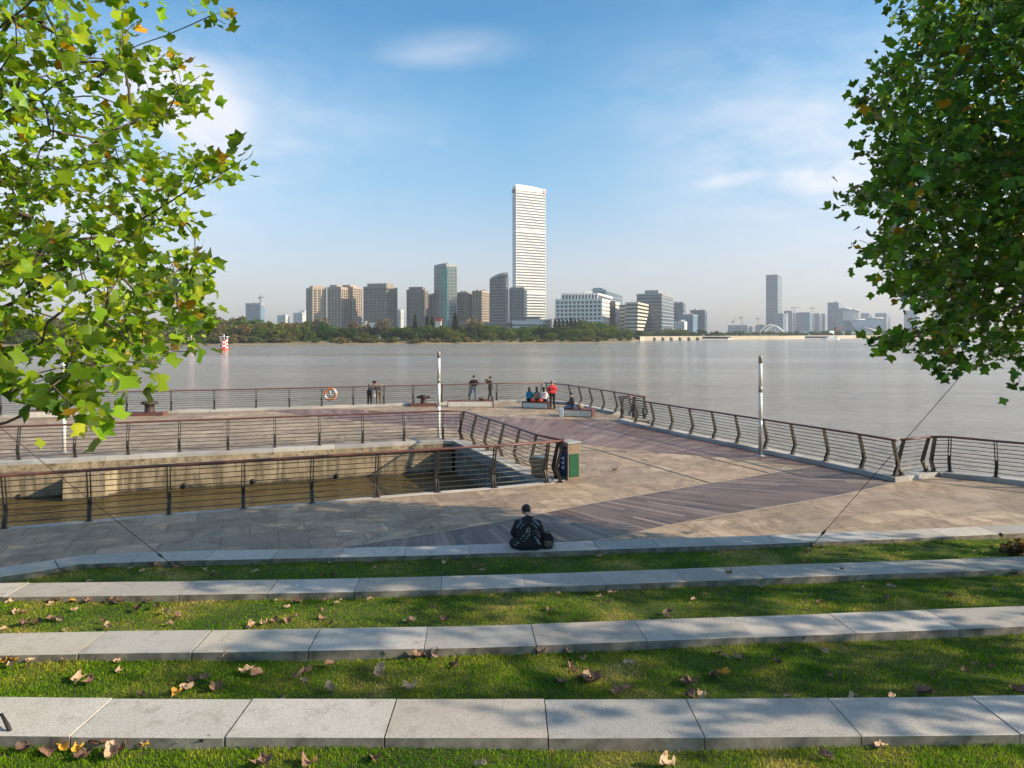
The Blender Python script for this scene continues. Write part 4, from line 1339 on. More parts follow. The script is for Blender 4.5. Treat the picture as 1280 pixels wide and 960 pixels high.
big = [(98, 849, 1, 'p', .2), (112, 853, 1, 'b', .15), (222, 866, 1, 'y', .16), (234, 862, 1, 'p', .17), (272, 860, 1, 'b', .19), (310, 840, 1, 'p', .19), (322, 843, 1, 'b', .17), (240, 852, 1, 'd', .15), (258, 848, 1, 'b', .15),
       (385, 840, 1, 'b', .15), (372, 846, 1, 'b', .15), (414, 862, 1, 'p', .17), (380, 853, 1, 'p', .12), (474, 843, 1, 'p', .22), (512, 862, 1, 'p', .2), (568, 832, 1, 'b', .16), (515, 820, 1, 'p', .2), (528, 819, 1, 'b', .2), (541, 818, 1, 'p', .19),
       (480, 817, 1, 'b', .15), (466, 815, 1, 'd', .13), (700, 853, 1, 'b', .15), (735, 853, 1, 'p', .24), (742, 848, 1, 'b', .2), (728, 848, 1, 'd', .14), (770, 866, 1, 'b', .16), (784, 861, 1, 'b', .12), (786, 831, 1, 'p', .15), (728, 824, 1, 'p', .13),
       (717, 838, 1, 'b', .1), (678, 815, 1, 'b', .16), (668, 812, 1, 'd', .14), (712, 814, 1, 'p', .13), (904, 844, 1, 'y', .18), (893, 845, 1, 'b', .15), (857, 855, 1, 'b', .16), (866, 854, 1, 'b', .17), (878, 869, 1, 'p', .15), (862, 870, 1, 'b', .16),
       (922, 823, 1, 'p', .12), (906, 821, 1, 'p', .1), (1001, 800, 1, 'b', .17), (1031, 816, 1, 'p', .16), (914, 802, 1, 'b', .14), (1052, 797, 1, 'd', .14), (1163, 792, 1, 'p', .15), (1157, 867, 1, 'b', .2), (1206, 839, 1, 'b', .11), (1240, 834, 1, 'b', .09), (1164, 843, 1, 'b', .1),
       (972, 829, 1, 'd', .12), (1272, 865, 1, 'b', .16), (1067, 871, 1, 'p', .14), (985, 871, 1, 'p', .1), (1114, 871, 1, 'p', .12),
       (18, 826, 1, 'y', .17), (4, 829, 1, 'y', .15), (40, 826, 1, 'p', .15), (58, 823, 1, 'y', .15), (80, 826, 1, 'p', .11), (147, 828, 1, 'p', .12), (202, 818, 1, 'y', .13), (283, 821, 1, 'p', .2), (293, 818, 1, 'b', .16), (360, 818, 1, 'p', .17), (392, 817, 1, 'b', .13), (370, 816, 1, 'p', .13),
       (20, 765, 2, 'p', .17), (72, 775, 2, 'p', .18), (64, 774, 2, 'b', .14), (172, 762, 2, 'd', .17), (195, 759, 2, 'b', .14), (208, 766, 2, 'p', .16), (212, 780, 2, 'p', .12), (222, 771, 2, 'b', .15), (136, 784, 2, 'p', .16), (30, 781, 2, 'd', .18), (46, 779, 2, 'd', .17), (315, 782, 2, 'p', .2), (330, 780, 2, 'p', .17),
       (343, 777, 2, 'b', .15), (360, 776, 2, 'b', .17), (404, 774, 2, 'b', .16), (512, 776, 2, 'p', .18), (555, 776, 2, 'd', .17), (834, 771, 2, 'p', .18), (836, 765, 2, 'b', .15), (686, 762, 2, 'b', .13), (761, 753, 2, 'b', .1), (763, 741, 2, 'p', .1), (804, 734, 2, 'p', .17), (633, 737, 2, 'p', .12),
       (867, 749, 2, 'p', .11), (882, 744, 2, 'b', .1), (951, 734, 2, 'p', .14), (1025, 753, 2, 'b', .13), (1114, 735, 2, 'p', .16), (1107, 747, 2, 'b', .12), (1187, 745, 2, 'b', .16), (1243, 739, 2, 'p', .14), (1266, 717, 2, 'b', .17), (1153, 718, 2, 'y', .16), (1186, 717, 2, 'b', .14), (979, 724, 2, 'p', .17),
       (12, 753, 2, 'p', .15), (60, 752, 2, 'b', .15), (73, 751, 2, 'b', .15), (90, 752, 2, 'y', .14), (110, 752, 2, 'b', .15), (137, 751, 2, 'b', .16), (150, 752, 2, 'd', .15), (188, 750, 2, 'b', .13), (232, 747, 2, 'p', .16), (250, 747, 2, 'p', .15), (280, 744, 2, 'd', .16), (293, 744, 2, 'b', .14), (315, 746, 2, 'p', .14), (372, 752, 2, 'b', .15), (380, 743, 2, 'y', .14), (408, 751, 2, 'b', .12), (421, 754, 2, 'p', .1),
       (82, 715, 3, 'b', .18), (72, 716, 3, 'p', .15), (132, 711, 3, 'd', .15), (163, 711, 3, 'p', .13), (196, 708, 3, 'b', .17), (205, 717, 3, 'b', .13), (222, 711, 3, 'b', .16), (228, 706, 3, 'p', .15), (178, 715, 3, 'p', .14), (255, 712, 3, 'p', .17), (265, 720, 3, 'd', .14), (319, 715, 3, 'p', .15), (358, 702, 3, 'p', .12), (404, 719, 3, 'b', .13), (417, 718, 3, 'b', .14),
       (555, 703, 3, 'p', .16), (600, 709, 3, 'b', .18), (603, 714, 3, 'p', .14), (593, 710, 3, 'b', .1), (749, 696, 3, 'p', .15), (531, 717, 3, 'b', .1), (1008, 703, 3, 'd', .16), (985, 701, 3, 'b', .1), (1212, 669, 3, 'b', .1), (101, 699, 3, 'b', .1), (45, 718, 3, 'b', .15),
       (98, 936, 0, 'y', .12), (78, 936, 0, 'y', .14), (118, 930, 0, 'd', .16), (128, 930, 0, 'b', .18), (140, 943, 0, 'p', .2), (150, 937, 0, 'b', .14), (106, 945, 0, 'd', .16), (187, 930, 0, 'p', .13), (182, 931, 0, 'y', .13), (225, 927, 0, 'p', .14), (328, 955, 0, 'b', .18), (392, 926, 0, 'p', .15), (386, 954, 0, 'b', .18), (470, 948, 0, 'b', .13), (834, 957, 0, 'p', .2), (1102, 933, 0, 'p', .13), (1032, 946, 0, 'b', .13), (558, 929, 0, 'b', .1), (600, 957, 0, 'p', .12), (255, 929, 0, 'd', .15), (60, 939, 0, 'b', .16), (30, 937, 0, 'd', .14)]
KM = dict(p='dry_pale', b='dry_leaf', d='dry_dark', y='dry_yellow')
for px, py, i, kd, sz in big:
    leaf_at(px, py, i, KM[kd], sz * .95)
rl = random.Random(5)
for _ in range(190):                    # small curled leaves caught along the foot of the steps and scattered
    i = rl.choice((1, 2, 2, 3)); x = rl.uniform(-8, 10)
    n_, f_ = strip(x, i)
    y = f_ - 0.04 - rl.random() ** 3 * (f_ - n_) * .8 if f_ > n_ else f_
    px = 640 + F * x / y; py = HOR + F * (H - GZ[i]) / y
    if -10 < px < 1290 and (px < 560 or rl.random() < .35):
        leaf_at(px, py, i, rl.choice(('dry_leaf', 'dry_dark', 'dry_pale', 'dry_leaf')), rl.uniform(.04, .12))
for px, py, s_ in ((1052, 712, .1), (911, 717, .14), (560, 780, 0), (539, 661, .1), (768, 588, .14)):
    if s_ and py > 650 and py != 661:
        p = at(px, py, .83 if py < 720 else 1.18)
        ob = bpy.data.objects.new('fallen_leaf', random.choice(DRY['dry_leaf'])); COL.objects.link(ob); ob.location = p; ob.scale = (s_,) * 3
        tag(ob, 'small dry leaf lying on the third granite step', 'leaf', 'leaves on the third granite step')
p = at(539, 660, .012); ob = bpy.data.objects.new('fallen_leaf', DRY['dry_pale'][0]); COL.objects.link(ob); ob.location = p; ob.scale = (.13,) * 3
tag(ob, 'pale dry leaf lying on the stone paving', 'leaf')
p = at(768, 588.5, .012); ob = bpy.data.objects.new('fallen_leaf', DRY['dry_dark'][1]); COL.objects.link(ob); ob.location = p; ob.scale = (.24,) * 3
tag(ob, 'dark dry leaf alone on the sunlit paving right of the bin', 'leaf')

# small clipped shrub at the right edge of the grass
sh = empty('shrub', tuple(at(1275, 694, .32)), 'small dark shrub of dry leaves at the right edge of the grass', 'shrub')
rr_ = random.Random(9)
c0 = np.array([(rr_.gauss(0, .14), rr_.gauss(0, .12), abs(rr_.gauss(0, .12)) + .03) for _ in range(240)])
me = leaves_mesh('foliage', c0, np.array([(rr_.gauss(0, 1), rr_.gauss(0, 1), rr_.gauss(.5, .6)) for _ in range(240)]), np.full(240, .085), np.array([(0.10 * t_, 0.07 * t_, 0.05 * t_) for t_ in (rr_.uniform(.4, 1.8) for _ in range(240))]), seed=4)
ob = bpy.data.objects.new('foliage', me); COL.objects.link(ob); ob.parent = sh
st = MB()
for _ in range(7):
    st.tube([(0, 0, -.05), (rr_.gauss(0, .12), rr_.gauss(0, .1), rr_.uniform(.1, .25))], 0.008, 5)
o_ = st.build('stem', 'bark', sh)
# dark cable end lying over the nearest step at the left edge
cb_ = MB().tube([at(-12, 898, 1.53), at(2, 893, 1.56), at(10, 908, 1.54), at(16, 921, 1.45), at(22, 926, 1.42)], [.012, .012, .018, .012, .012], 7)
tag(cb_.build('cable', 'cable'), 'dark twisted cable end over the nearest step at the left edge', 'cable')

# ---------------------------------------------------------------- city across the river
def corner_fp(x0, xc, x1, d, th=17):
    """plan of a box seen corner-on: photo columns of the left, nearest and right corners"""
    C = Vector(((xc - 640) * d / F, d)); t = max(math.radians(th), math.atan((x1 - 640) / F) + math.radians(9))
    # left corner on the ray of x0, turned by th; right corner perpendicular
    def hit(px, dirx, diry):
        k = (px - 640) / F             # point C + s*dir on ray X = k*Y
        s = (k * C.y - C.x) / (dirx - k * diry)
        return Vector((C.x + s * dirx, C.y + s * diry))
    Lp_ = hit(x0, -math.cos(t), math.sin(t)) if xc > x0 + .5 else C + Vector((-math.cos(t), math.sin(t))) * 12
    Rp_ = hit(x1, math.sin(t), math.cos(t))
    return [C, Rp_, Rp_ + (Lp_ - C), Lp_]


def grow_poly(poly, d):
    n = len(poly); out = []
    for i in range(n):
        a, b, c = poly[i - 1], poly[i], poly[(i + 1) % n]
        n0 = Vector((b.y - a.y, a.x - b.x)).normalized(); n1 = Vector((c.y - b.y, b.x - c.x)).normalized()
        m_ = (n0 + n1).normalized()
        out.append(b + m_ * (d / max(0.35, m_.dot(n1))))
    return out


def block(root, poly, z0, z1, floor, bandh, pier, pierw, glass, frame, proud=0.45, parapet=1.6, pier_edges=None):
    """one volume of a building: glazed body, floor bands, piers"""
    area = sum(poly[i].x * poly[(i + 1) % len(poly)].y - poly[(i + 1) % len(poly)].x * poly[i].y for i in range(len(poly)))
    if area < 0: poly = list(reversed(poly))
    part(MB().prism(poly, z0, z1), 'glazed_wall', glass, root)
    if bandh > 0:
        mb = MB(); z = z0 + floor
        g = grow_poly(poly, proud)
        while z < z1 - parapet - .5:
            mb.prism(g, z - bandh, z); z += floor
        part(mb, 'spandrel', frame, root)
    if pier > 0:
        mb = MB()
        for i in range(len(poly)):
            if pier_edges is not None and i not in pier_edges: continue
            a, b = poly[i], poly[(i + 1) % len(poly)]
            ln = (b - a).length; k_ = max(1, round(ln / pier)); t = (b - a) / ln
            for j in range(k_ + 1):
                p = a + t * (ln * j / k_)
                mb.box((p.x, p.y, (z0 + z1) / 2), (pierw, 2 * proud + .14, z1 - z0 - .1), rz=math.atan2(t.y, t.x))
        part(mb, 'pier', frame, root)
    mb = MB().prism(grow_poly(poly, proud + .1), z1 - parapet, z1 + .3)
    part(mb, 'roof', frame, root)
    rp_ = random.Random(int(abs(poly[0].x) * 10)); cc_ = sum(poly, Vector((0, 0))) / len(poly); pm = MB()
    for _ in range(4):
        k_ = poly[rp_.randrange(len(poly))]; q_ = cc_.lerp(k_, rp_.uniform(.15, .6)); s_ = rp_.uniform(.8, 2.2)
        pm.box((q_.x, q_.y, z1 + s_ * .6), (s_ * 2.2, s_ * 1.8, s_ * 1.6), rz=rp_.random())
    pm.tube([(cc_.x, cc_.y, z1), (cc_.x, cc_.y, z1 + rp_.uniform(3, 7))], .14, 4)
    part(pm, 'roof_plant', 'f_grey', root)


def bldg(label, d, cols, ytop, th=17, floor=3.2, bandh=.95, pier=4.0, pierw=1.0, glass='glass_dark', frame='f_beige', z0=1.5, group=None, name='apartment_tower', cat='building', parapet=2.0, pier_edges=None, proud=.45, extras=()):
    poly = corner_fp(*cols, d, th)
    ztop = H + (HOR - ytop) * d / F
    root = empty(name, (poly[0].x, poly[0].y, z0), label, cat, group)
    block(root, poly, z0, ztop, floor, bandh, pier, pierw, glass, frame, proud, parapet, pier_edges)
    for (c2, yt2, dd, nm) in extras:   # lower or higher volumes of the same building
        p2 = corner_fp(*c2, d + dd, th)
        z2 = H + (HOR - yt2) * (d + dd) / F
        mb = MB().prism(p2, ztop - 1 if yt2 < ytop else z0, z2)
        part(mb, nm, frame, root)
    return root, poly, ztop


AG = 'beige apartment towers across the river'
bldg('small hazy blue glass office block left of the apartment towers', 1500, (307, 325, 331), 379, th=12, floor=4, bandh=.5, pier=0, glass='glass_sky', frame='f_grey', name='office_block', parapet=4)
bldg('pale low house just right of the blue glass office block', 1200, (347, 357, 361), 394, floor=3, bandh=1.5, pier=3, frame='f_white', name='apartment_block', group='small pale blocks beyond the trees')
bldg('white stepped block with a small roof hut left of the apartment towers', 1200, (367, 378, 383), 391, floor=3, bandh=1.5, pier=3, frame='f_white', name='apartment_block', group='small pale blocks beyond the trees', extras=[((377, 381, 382), 388, 2, 'roof_hut')])
bldg('leftmost slender beige apartment tower', 900, (383.5, 391, 407), 359, th=60, pier=4.6, pierw=1.6, frame='f_beige', group=AG, extras=[((387, 391, 404), 357, 3, 'roof_house')])
bldg('beige apartment tower second from the left, with warm sunlit right flank', 900, (410, 426, 434), 359, pier=4.6, pierw=1.6, frame='f_beige', group=AG, extras=[((412, 421, 427), 356, 3, 'roof_house')])
bldg('beige apartment tower joined behind its neighbour at the left', 915, (425.5, 441, 452), 358.5, pier=4.6, pierw=1.6, frame='f_beige', group=AG, extras=[((428, 438, 446), 356, 3, 'roof_house')])
bldg('broad taupe apartment tower with a stepped crown', 880, (455, 483, 496), 358, pier=5.6, pierw=1.3, frame='f_taupe', group=AG, extras=[((459, 483, 492), 354, 4, 'roof_house')])
bldg('tiny pale block between two taupe apartment towers', 1250, (497, 501, 504), 388, pier=3, frame='f_white', name='apartment_block', group='small pale blocks beyond the trees')
bldg('taupe apartment tower with a grey crown left of the teal tower', 900, (509, 527, 534.5), 362, pier=4.4, pierw=1.5, frame='f_taupe', group=AG, extras=[((511, 526, 532), 358.5, 3, 'roof_house')])
bldg('grey apartment slab half hidden by the teal glass tower', 940, (534.5, 544, 552), 368, pier=4.0, pierw=1.4, frame='f_taupe', group=AG)
bldg('beige apartment tower just right of the teal glass tower', 900, (571, 585, 591), 365.5, pier=4.0, pierw=1.5, frame='f_taupe', group=AG)
bldg('beige apartment tower with a bright right flank left of the curved tower', 890, (591, 602, 611.5), 363.5, pier=4.0, pierw=1.5, frame='f_beige', group=AG)

# teal glass tower
d = 860
poly = [Vector(((x - 640) * dd / F, dd)) for x, dd in ((543, 880), (551, 862), (558, 860), (570.5, 868), (571, 895), (545, 905))]
zt = H + (HOR - 330) * d / F
rt = empty('office_tower', (poly[0].x, poly[0].y, 1.5), 'dark glass tower with a teal folded glass corner', 'building')
block(rt, poly, 1.5, zt, 4.0, .45, 4.4, .35, 'glass_petrol', 'f_grey', .3, 3)
tw_ = MB()
a, b = Vector(((550.6 - 640) * 859.6 / F, 859.6)), Vector(((559.2 - 640) * 857.6 / F, 857.6))
tw_.add([(a.x + 4.0, a.y - 1, 2), (b.x, b.y - 1, 2), (b.x, b.y - 1, zt - 5), (a.x, a.y - 1, zt - 5), (a.x + 4.0, a.y + 6, 2), (b.x, b.y + 6, 2), (b.x, b.y + 6, zt - 5), (a.x, a.y + 6, zt - 5)], [(0, 1, 2, 3), (0, 4, 5, 1), (3, 2, 6, 7), (0, 3, 7, 4), (1, 5, 6, 2)])
part(tw_, 'teal_glass', 'glass_teal', rt)

# grey tower with a curved sloping top
rt = empty('office_tower', (((612 - 640) * 850 / F), 850, 1.5), 'grey glass tower whose curved roof slopes down to the left', 'building')
xs_ = np.linspace(612, 635, 14); d0, d1 = 850, 872
mb = MB(); bd_ = MB(); cr = MB()
for i, (xa, xb) in enumerate(zip(xs_, xs_[1:])):
    f_ = lambda x: 341 + 7.5 * ((635 - x) / 23) ** 2.2
    za, zb = H + (HOR - f_(xa)) * d0 / F, H + (HOR - f_(xb)) * d0 / F
    yo = lambda x: d0 + 6 * ((632 - x) / 20) ** 2
    X = lambda x, dd: (x - 640) * dd / F
    A0, B0 = (X(xa, yo(xa)), yo(xa)), (X(xb, yo(xb)), yo(xb))
    mb.add([(A0[0], A0[1], 1.5), (B0[0], B0[1], 1.5), (B0[0], B0[1], zb), (A0[0], A0[1], za), (A0[0], d1, 1.5), (B0[0], d1, 1.5), (B0[0], d1, zb), (A0[0], d1, za)], [(0, 1, 2, 3), (3, 2, 6, 7), (4, 7, 6, 5), (0, 3, 7, 4), (1, 5, 6, 2)])
    cr.add([(A0[0], A0[1] - .8, za - 2.5), (B0[0], B0[1] - .8, zb - 2.5), (B0[0], B0[1] - .8, zb + .4), (A0[0], A0[1] - .8, za + .4), (A0[0], d1, za + .4), (B0[0], d1, zb + .4)], [(0, 1, 2, 3), (3, 2, 5, 4)])
z = 6
while z < H + (HOR - 342) * d0 / F - 4:
    ln_ = [(X(x, yo(x)), yo(x)) for x in xs_ if H + (HOR - f_(x)) * d0 / F - 3 > z]
    if len(ln_) > 1: bd_.sweep(ln_, [(-.35, z - .5), (.5, z - .5), (.5, z + .6), (-.35, z + .6)])
    z += 3.6
part(mb, 'glazed_wall', 'glass_dark', rt); part(bd_, 'spandrel', 'f_slate', rt); part(cr, 'roof', 'f_grey', rt)
part(MB().box((X(634, 861), 861, 36 - .1), (3.2, 23, 69.5)), 'service_core', 'f_grey', rt)

bldg('plain grey office slab in front of the tall white tower', 840, (637, 655, 658), 361, th=8, floor=3.8, bandh=.8, pier=4.5, pierw=1.0, frame='f_slate', name='office_block', extras=[((637.5, 654, 656), 359, 3, 'roof_house')], z0=1.5)

# tall white tower
d = 980
poly = [Vector(((x - 640) * dd / F, dd)) for x, dd in ((641, 1001), (645.3, 976), (663, 987), (681.3, 999), (681.5, 1001), (681.5, 1030), (641.5, 1030))]
zt = H + (HOR - 234) * d / F
wt = empty('skyscraper', (poly[2].x, poly[2].y, 1.5), 'very tall white banded skyscraper towering over the skyline', 'skyscraper')
part(MB().prism(poly, 1.5, zt - 2), 'glazed_wall', 'glass_dark', wt)
mb = MB(); nfl = 51; fh = (zt - 8) / nfl
for i in range(nfl):
    z = 4 + i * fh
    off_ = 0.6 if i % 2 else 0.45
    hh = fh * (0.47 if i not in (14, 36) else 0.8)
    mb.prism(grow_poly(poly, off_), z, z + hh)
part(mb, 'spandrel', 'f_white', wt)
mb = MB()
for i in (1, 2):
    a, b = poly[i], poly[(i + 1) % 7]
    ln = (b - a).length; k_ = max(1, round(ln / 3.4)); t = (b - a) / ln
    for j in range(k_ + 1):
        p = a + t * (ln * j / k_); mb.box((p.x, p.y, zt / 2), (.35, 1.0, zt - 8), rz=math.atan2(t.y, t.x))
part(mb, 'pier', 'f_white', wt)
# parapet dips in the middle of the roofline
g = grow_poly(poly, 1.0)
hts = [zt + 3, zt + 3.4, zt + 2.6, zt + .4, zt + .2, zt + .2, zt + 3]
mb = MB(); n = 7
mb.add([(p.x, p.y, zt - 5) for p in g] + [(p.x, p.y, h_) for p, h_ in zip(g, hts)], [(i, (i + 1) % n, n + (i + 1) % n, n + i) for i in range(n)])
part(mb, 'roof_parapet', 'f_white', wt)
lg = MB()
p0 = g[3]; p1 = g[2]; t = (p1 - p0).normalized(); nrm = Vector((-t.y, t.x)) * -1
if nrm.y > 0: nrm = -nrm
def lp(s_, z): q_ = p0 + t * s_ + nrm * 0.35; return (q_.x, q_.y, z)
lg.add([lp(.5, zt - 6.5), lp(2.2, zt - 6.5), lp(5.5, zt - 2.2), lp(3.6, zt - 1.6)], [(0, 1, 2, 3)])
lg.add([lp(.2, zt - 1.4), lp(2.6, zt - 3.6), lp(3.2, zt - 2.6), lp(1.2, zt - .2)], [(0, 1, 2, 3)])
part(lg, 'red_emblem', 'red_paint', wt)
part(MB().add([(poly[0].x - 1.2, poly[0].y - 3, zt - 6), (poly[1].x - 1.2, poly[1].y - 1.5, zt - 6), (poly[1].x - 1.2, poly[1].y - 1.5, zt - 1), (poly[0].x - 1.2, poly[0].y - 3, zt - 1)], [(0, 1, 2, 3)]), 'corner_sign', 'f_dark', wt)

# podium buildings at the foot of the towers
def low(label, d, x0, x1, yt, yb, depth, mat, name='low_building', trim='f_white', th=8, cat='building', win=True, roof=.5):
    zt = H + (HOR - yt) * d / F
    poly = corner_fp(x0, x0 + (x1 - x0) * .88, x1, d, th)
    r_ = empty(name, (poly[0].x, poly[0].y, 1.5), label, cat)
    if sum(poly[i].x * poly[(i + 1) % 4].y - poly[(i + 1) % 4].x * poly[i].y for i in range(4)) < 0: poly = poly[::-1]
    part(MB().prism(poly, 1.5, zt), 'wall', mat, r_)
    if win:
        mb = MB()
        for z in np.arange(4, zt - 2.2, 4.2): mb.prism(grow_poly(poly, .12), z, z + 1.7)
        part(mb, 'window_strip', 'glass_dark', r_)
    part(MB().prism(grow_poly(poly, .6), zt, zt + roof), 'roof', trim, r_)
    return r_


low('long low grey podium hall under the residential towers', 800, 574, 646, 403.5, 408, 20, 'f_slate', trim='f_grey', roof=.7)
low('white stepped podium at the foot of the skyscraper, upper part', 830, 657, 676, 396, 406, 20, 'f_cream', trim='f_beige')
low('bright white wing in front of the skyscraper podium', 800, 640, 684, 401, 408, 15, 'f_white')
low('low pale annex with a dark glass corner right of the skyscraper', 820, 673, 690, 399.5, 406, 15, 'f_cream', trim='f_white')
low('small pale shed among the trees below the apartment towers', 620, 462, 480, 404, 408, 8, 'f_white', win=False)
low('small pale gable house left of the taupe tower foot', 620, 452, 458, 402.5, 407, 8, 'f_cream', win=False)
low('small house with a red roof near the teal tower foot', 640, 544, 552, 401, 405, 8, 'f_cream', trim='red_paint', win=False, roof=2)

# white office block with deep window grid
r_, poly, zt = bldg('white office block with a grid of deep square windows', 760, (695, 752, 774.5), 373.5, th=12, floor=4.3, bandh=1.9, pier=4.6, pierw=1.5, frame='f_white', name='office_block', proud=.7, pier_edges=None, parapet=2.4)
p2 = corner_fp(703, 747, 765, 766, 12); z2 = H + (HOR - 366.5) * 766 / F
if sum(p2[i].x * p2[(i + 1) % 4].y - p2[(i + 1) % 4].x * p2[i].y for i in range(4)) < 0: p2 = p2[::-1]
part(MB().prism(p2, zt, z2 - .2), 'penthouse', 'glass_dark', r_)
mb = MB().prism(grow_poly(p2, .8), z2 - 1.6, z2 + .4)
for i in range(12):
    p = p2[3].lerp(p2[0], i / 11) if False else Vector(((703 + 44 * i / 11 - 640) * 765 / F, 765 + (1 - i / 11) * 9)); mb.box((p.x, p.y, (zt + z2) / 2), (1.5, 1.4, z2 - zt - .2))
part(mb, 'penthouse_frame', 'f_white', r_)
part(MB().box(((735 - 640) * 775 / F, 775, z2 + 1.2), (9, 8, 3)), 'roof_hut', 'f_white', r_)
gp = poly[0].lerp(poly[1], .42)
part(MB().box((gp.x + .6, gp.y, (zt + 1) / 2), (9, 9, zt - 2), rz=math.radians(12)), 'dark_recess', 'glass_dark', r_)
bldg('dark blue office block peeping over the white office block', 850, (740, 757, 778), 362, th=14, floor=4, bandh=1.1, pier=0, glass='glass_blue', frame='f_bluegrey', name='office_block', extras=[((741, 753, 765), 359.8, 4, 'roof_plant')])
low('cream bridge block joining the white and twisted offices', 800, 774, 786, 381, 405, 12, 'f_cream')
# twisted cream office: a stack whose right side leans out towards the top
rt = empty('office_block', ((800 - 640) * 740 / F, 740, 1.5), 'cream office block with a twisted facade leaning to the right', 'building')
gm = MB(); sm = MB()
for i in range(9):
    t0 = i / 8
    xr = 800 + 12 * (0.35 + .65 * t0) ** 1.5 + 1.5 * math.sin(t0 * 3)
    z = 1.5 + i * 3.85
    pp = corner_fp(781 + 1.5 * t0, 796 + 1.0 * t0, xr, 740, 20)
    if sum(pp[i_].x * pp[(i_ + 1) % 4].y - pp[(i_ + 1) % 4].x * pp[i_].y for i_ in range(4)) < 0: pp = pp[::-1]
    gm.prism(pp, z, z + 2.1); sm.prism(grow_poly(pp, .5), z + 2.0, z + 3.95)
part(gm, 'glazed_wall', 'glass_dark', rt); part(sm, 'spandrel', 'f_cream', rt)
bldg('dark teal banded office block with a bright right flank', 800, (796, 827, 842), 367, th=10, floor=4, bandh=.9, pier=0, glass='glass_blue', frame='f_grey', name='office_block', parapet=1.5, extras=[((806, 823, 828), 362.6, 6, 'roof_plant')])
HG = 'hazy blocks right of the offices'
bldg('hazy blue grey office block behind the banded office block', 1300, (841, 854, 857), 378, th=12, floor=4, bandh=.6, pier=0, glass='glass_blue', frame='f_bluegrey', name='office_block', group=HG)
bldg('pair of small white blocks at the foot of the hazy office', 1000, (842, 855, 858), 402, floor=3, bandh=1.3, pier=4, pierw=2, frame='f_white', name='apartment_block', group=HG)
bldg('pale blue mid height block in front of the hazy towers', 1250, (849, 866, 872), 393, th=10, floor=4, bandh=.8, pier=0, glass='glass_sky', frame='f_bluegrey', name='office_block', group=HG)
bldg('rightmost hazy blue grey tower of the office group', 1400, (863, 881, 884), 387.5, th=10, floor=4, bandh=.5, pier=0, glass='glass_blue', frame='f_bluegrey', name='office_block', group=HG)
# faraway right bank
FG = 'faraway hazy buildings of the right bank'
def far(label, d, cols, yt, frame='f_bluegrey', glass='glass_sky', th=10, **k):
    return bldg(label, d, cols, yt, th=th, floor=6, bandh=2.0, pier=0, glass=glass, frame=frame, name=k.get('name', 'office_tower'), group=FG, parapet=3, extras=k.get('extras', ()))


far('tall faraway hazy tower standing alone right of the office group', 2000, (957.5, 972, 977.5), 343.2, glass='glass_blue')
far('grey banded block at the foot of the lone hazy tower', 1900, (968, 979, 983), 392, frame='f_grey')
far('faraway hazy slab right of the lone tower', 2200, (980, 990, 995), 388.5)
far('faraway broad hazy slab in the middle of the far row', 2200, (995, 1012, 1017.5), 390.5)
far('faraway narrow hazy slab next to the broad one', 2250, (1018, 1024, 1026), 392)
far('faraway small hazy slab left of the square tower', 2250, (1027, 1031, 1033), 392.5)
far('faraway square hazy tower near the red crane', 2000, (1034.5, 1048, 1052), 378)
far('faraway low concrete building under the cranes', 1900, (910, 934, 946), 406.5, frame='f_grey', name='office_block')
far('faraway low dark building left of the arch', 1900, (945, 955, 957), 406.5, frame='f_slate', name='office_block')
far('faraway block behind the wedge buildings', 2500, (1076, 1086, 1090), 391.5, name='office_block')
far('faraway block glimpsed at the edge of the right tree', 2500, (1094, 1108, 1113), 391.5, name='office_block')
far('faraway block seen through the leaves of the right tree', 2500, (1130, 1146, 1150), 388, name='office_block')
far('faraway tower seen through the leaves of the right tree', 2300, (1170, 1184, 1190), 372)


def wedge(label, d, quad, depth, mat):
    pts = [((x - 640) * d / F, H + (HOR - y) * d / F) for x, y in quad]
    r_ = empty('wedge_building', (pts[0][0], d, 1.5), label, 'building', FG)
    n = len(pts)
    mb = MB().add([(x, d, z) for x, z in pts] + [(x + 8, d + depth, z) for x, z in pts], [tuple(range(n)), tuple(range(2 * n - 1, n - 1, -1))] + [(i, n + i, n + (i + 1) % n, (i + 1) % n) for i in range(n)])
    part(mb, 'glazed_wall', mat, r_)
    a, b = pts[-1], pts[-2]
    part(MB().tube([(a[0], d - 1, a[1]), (b[0], d - 1, b[1])], 1.3, 6), 'roof_edge', 'f_white', r_)
    return r_


wedge('faraway wedge shaped tower block with a slanted right flank', 1900, [(1055, 415), (1068, 415), (1066, 390), (1064, 386.5), (1053, 385)], 60, 'f_bluegrey')
wedge('pale slanted wing beside the wedge shaped tower block', 1950, [(1062, 415), (1069, 415), (1074.5, 388), (1064, 386.3)], 50, 'f_grey')
wedge('faraway inverted triangular glass hall', 1800, [(1071, 415), (1073, 415), (1081, 399), (1062, 400.5)], 60, 'glass_sky')
wedge('faraway large angular glass hall beside the right tree', 1850, [(1074, 415), (1100, 415), (1104, 397.5), (1082, 397.5)], 60, 'glass_sky')
wedge('faraway angular hall with a pale slanted roof', 1750, [(1076, 418), (1102, 418), (1094, 413), (1080, 409)], 40, 'f_grey')
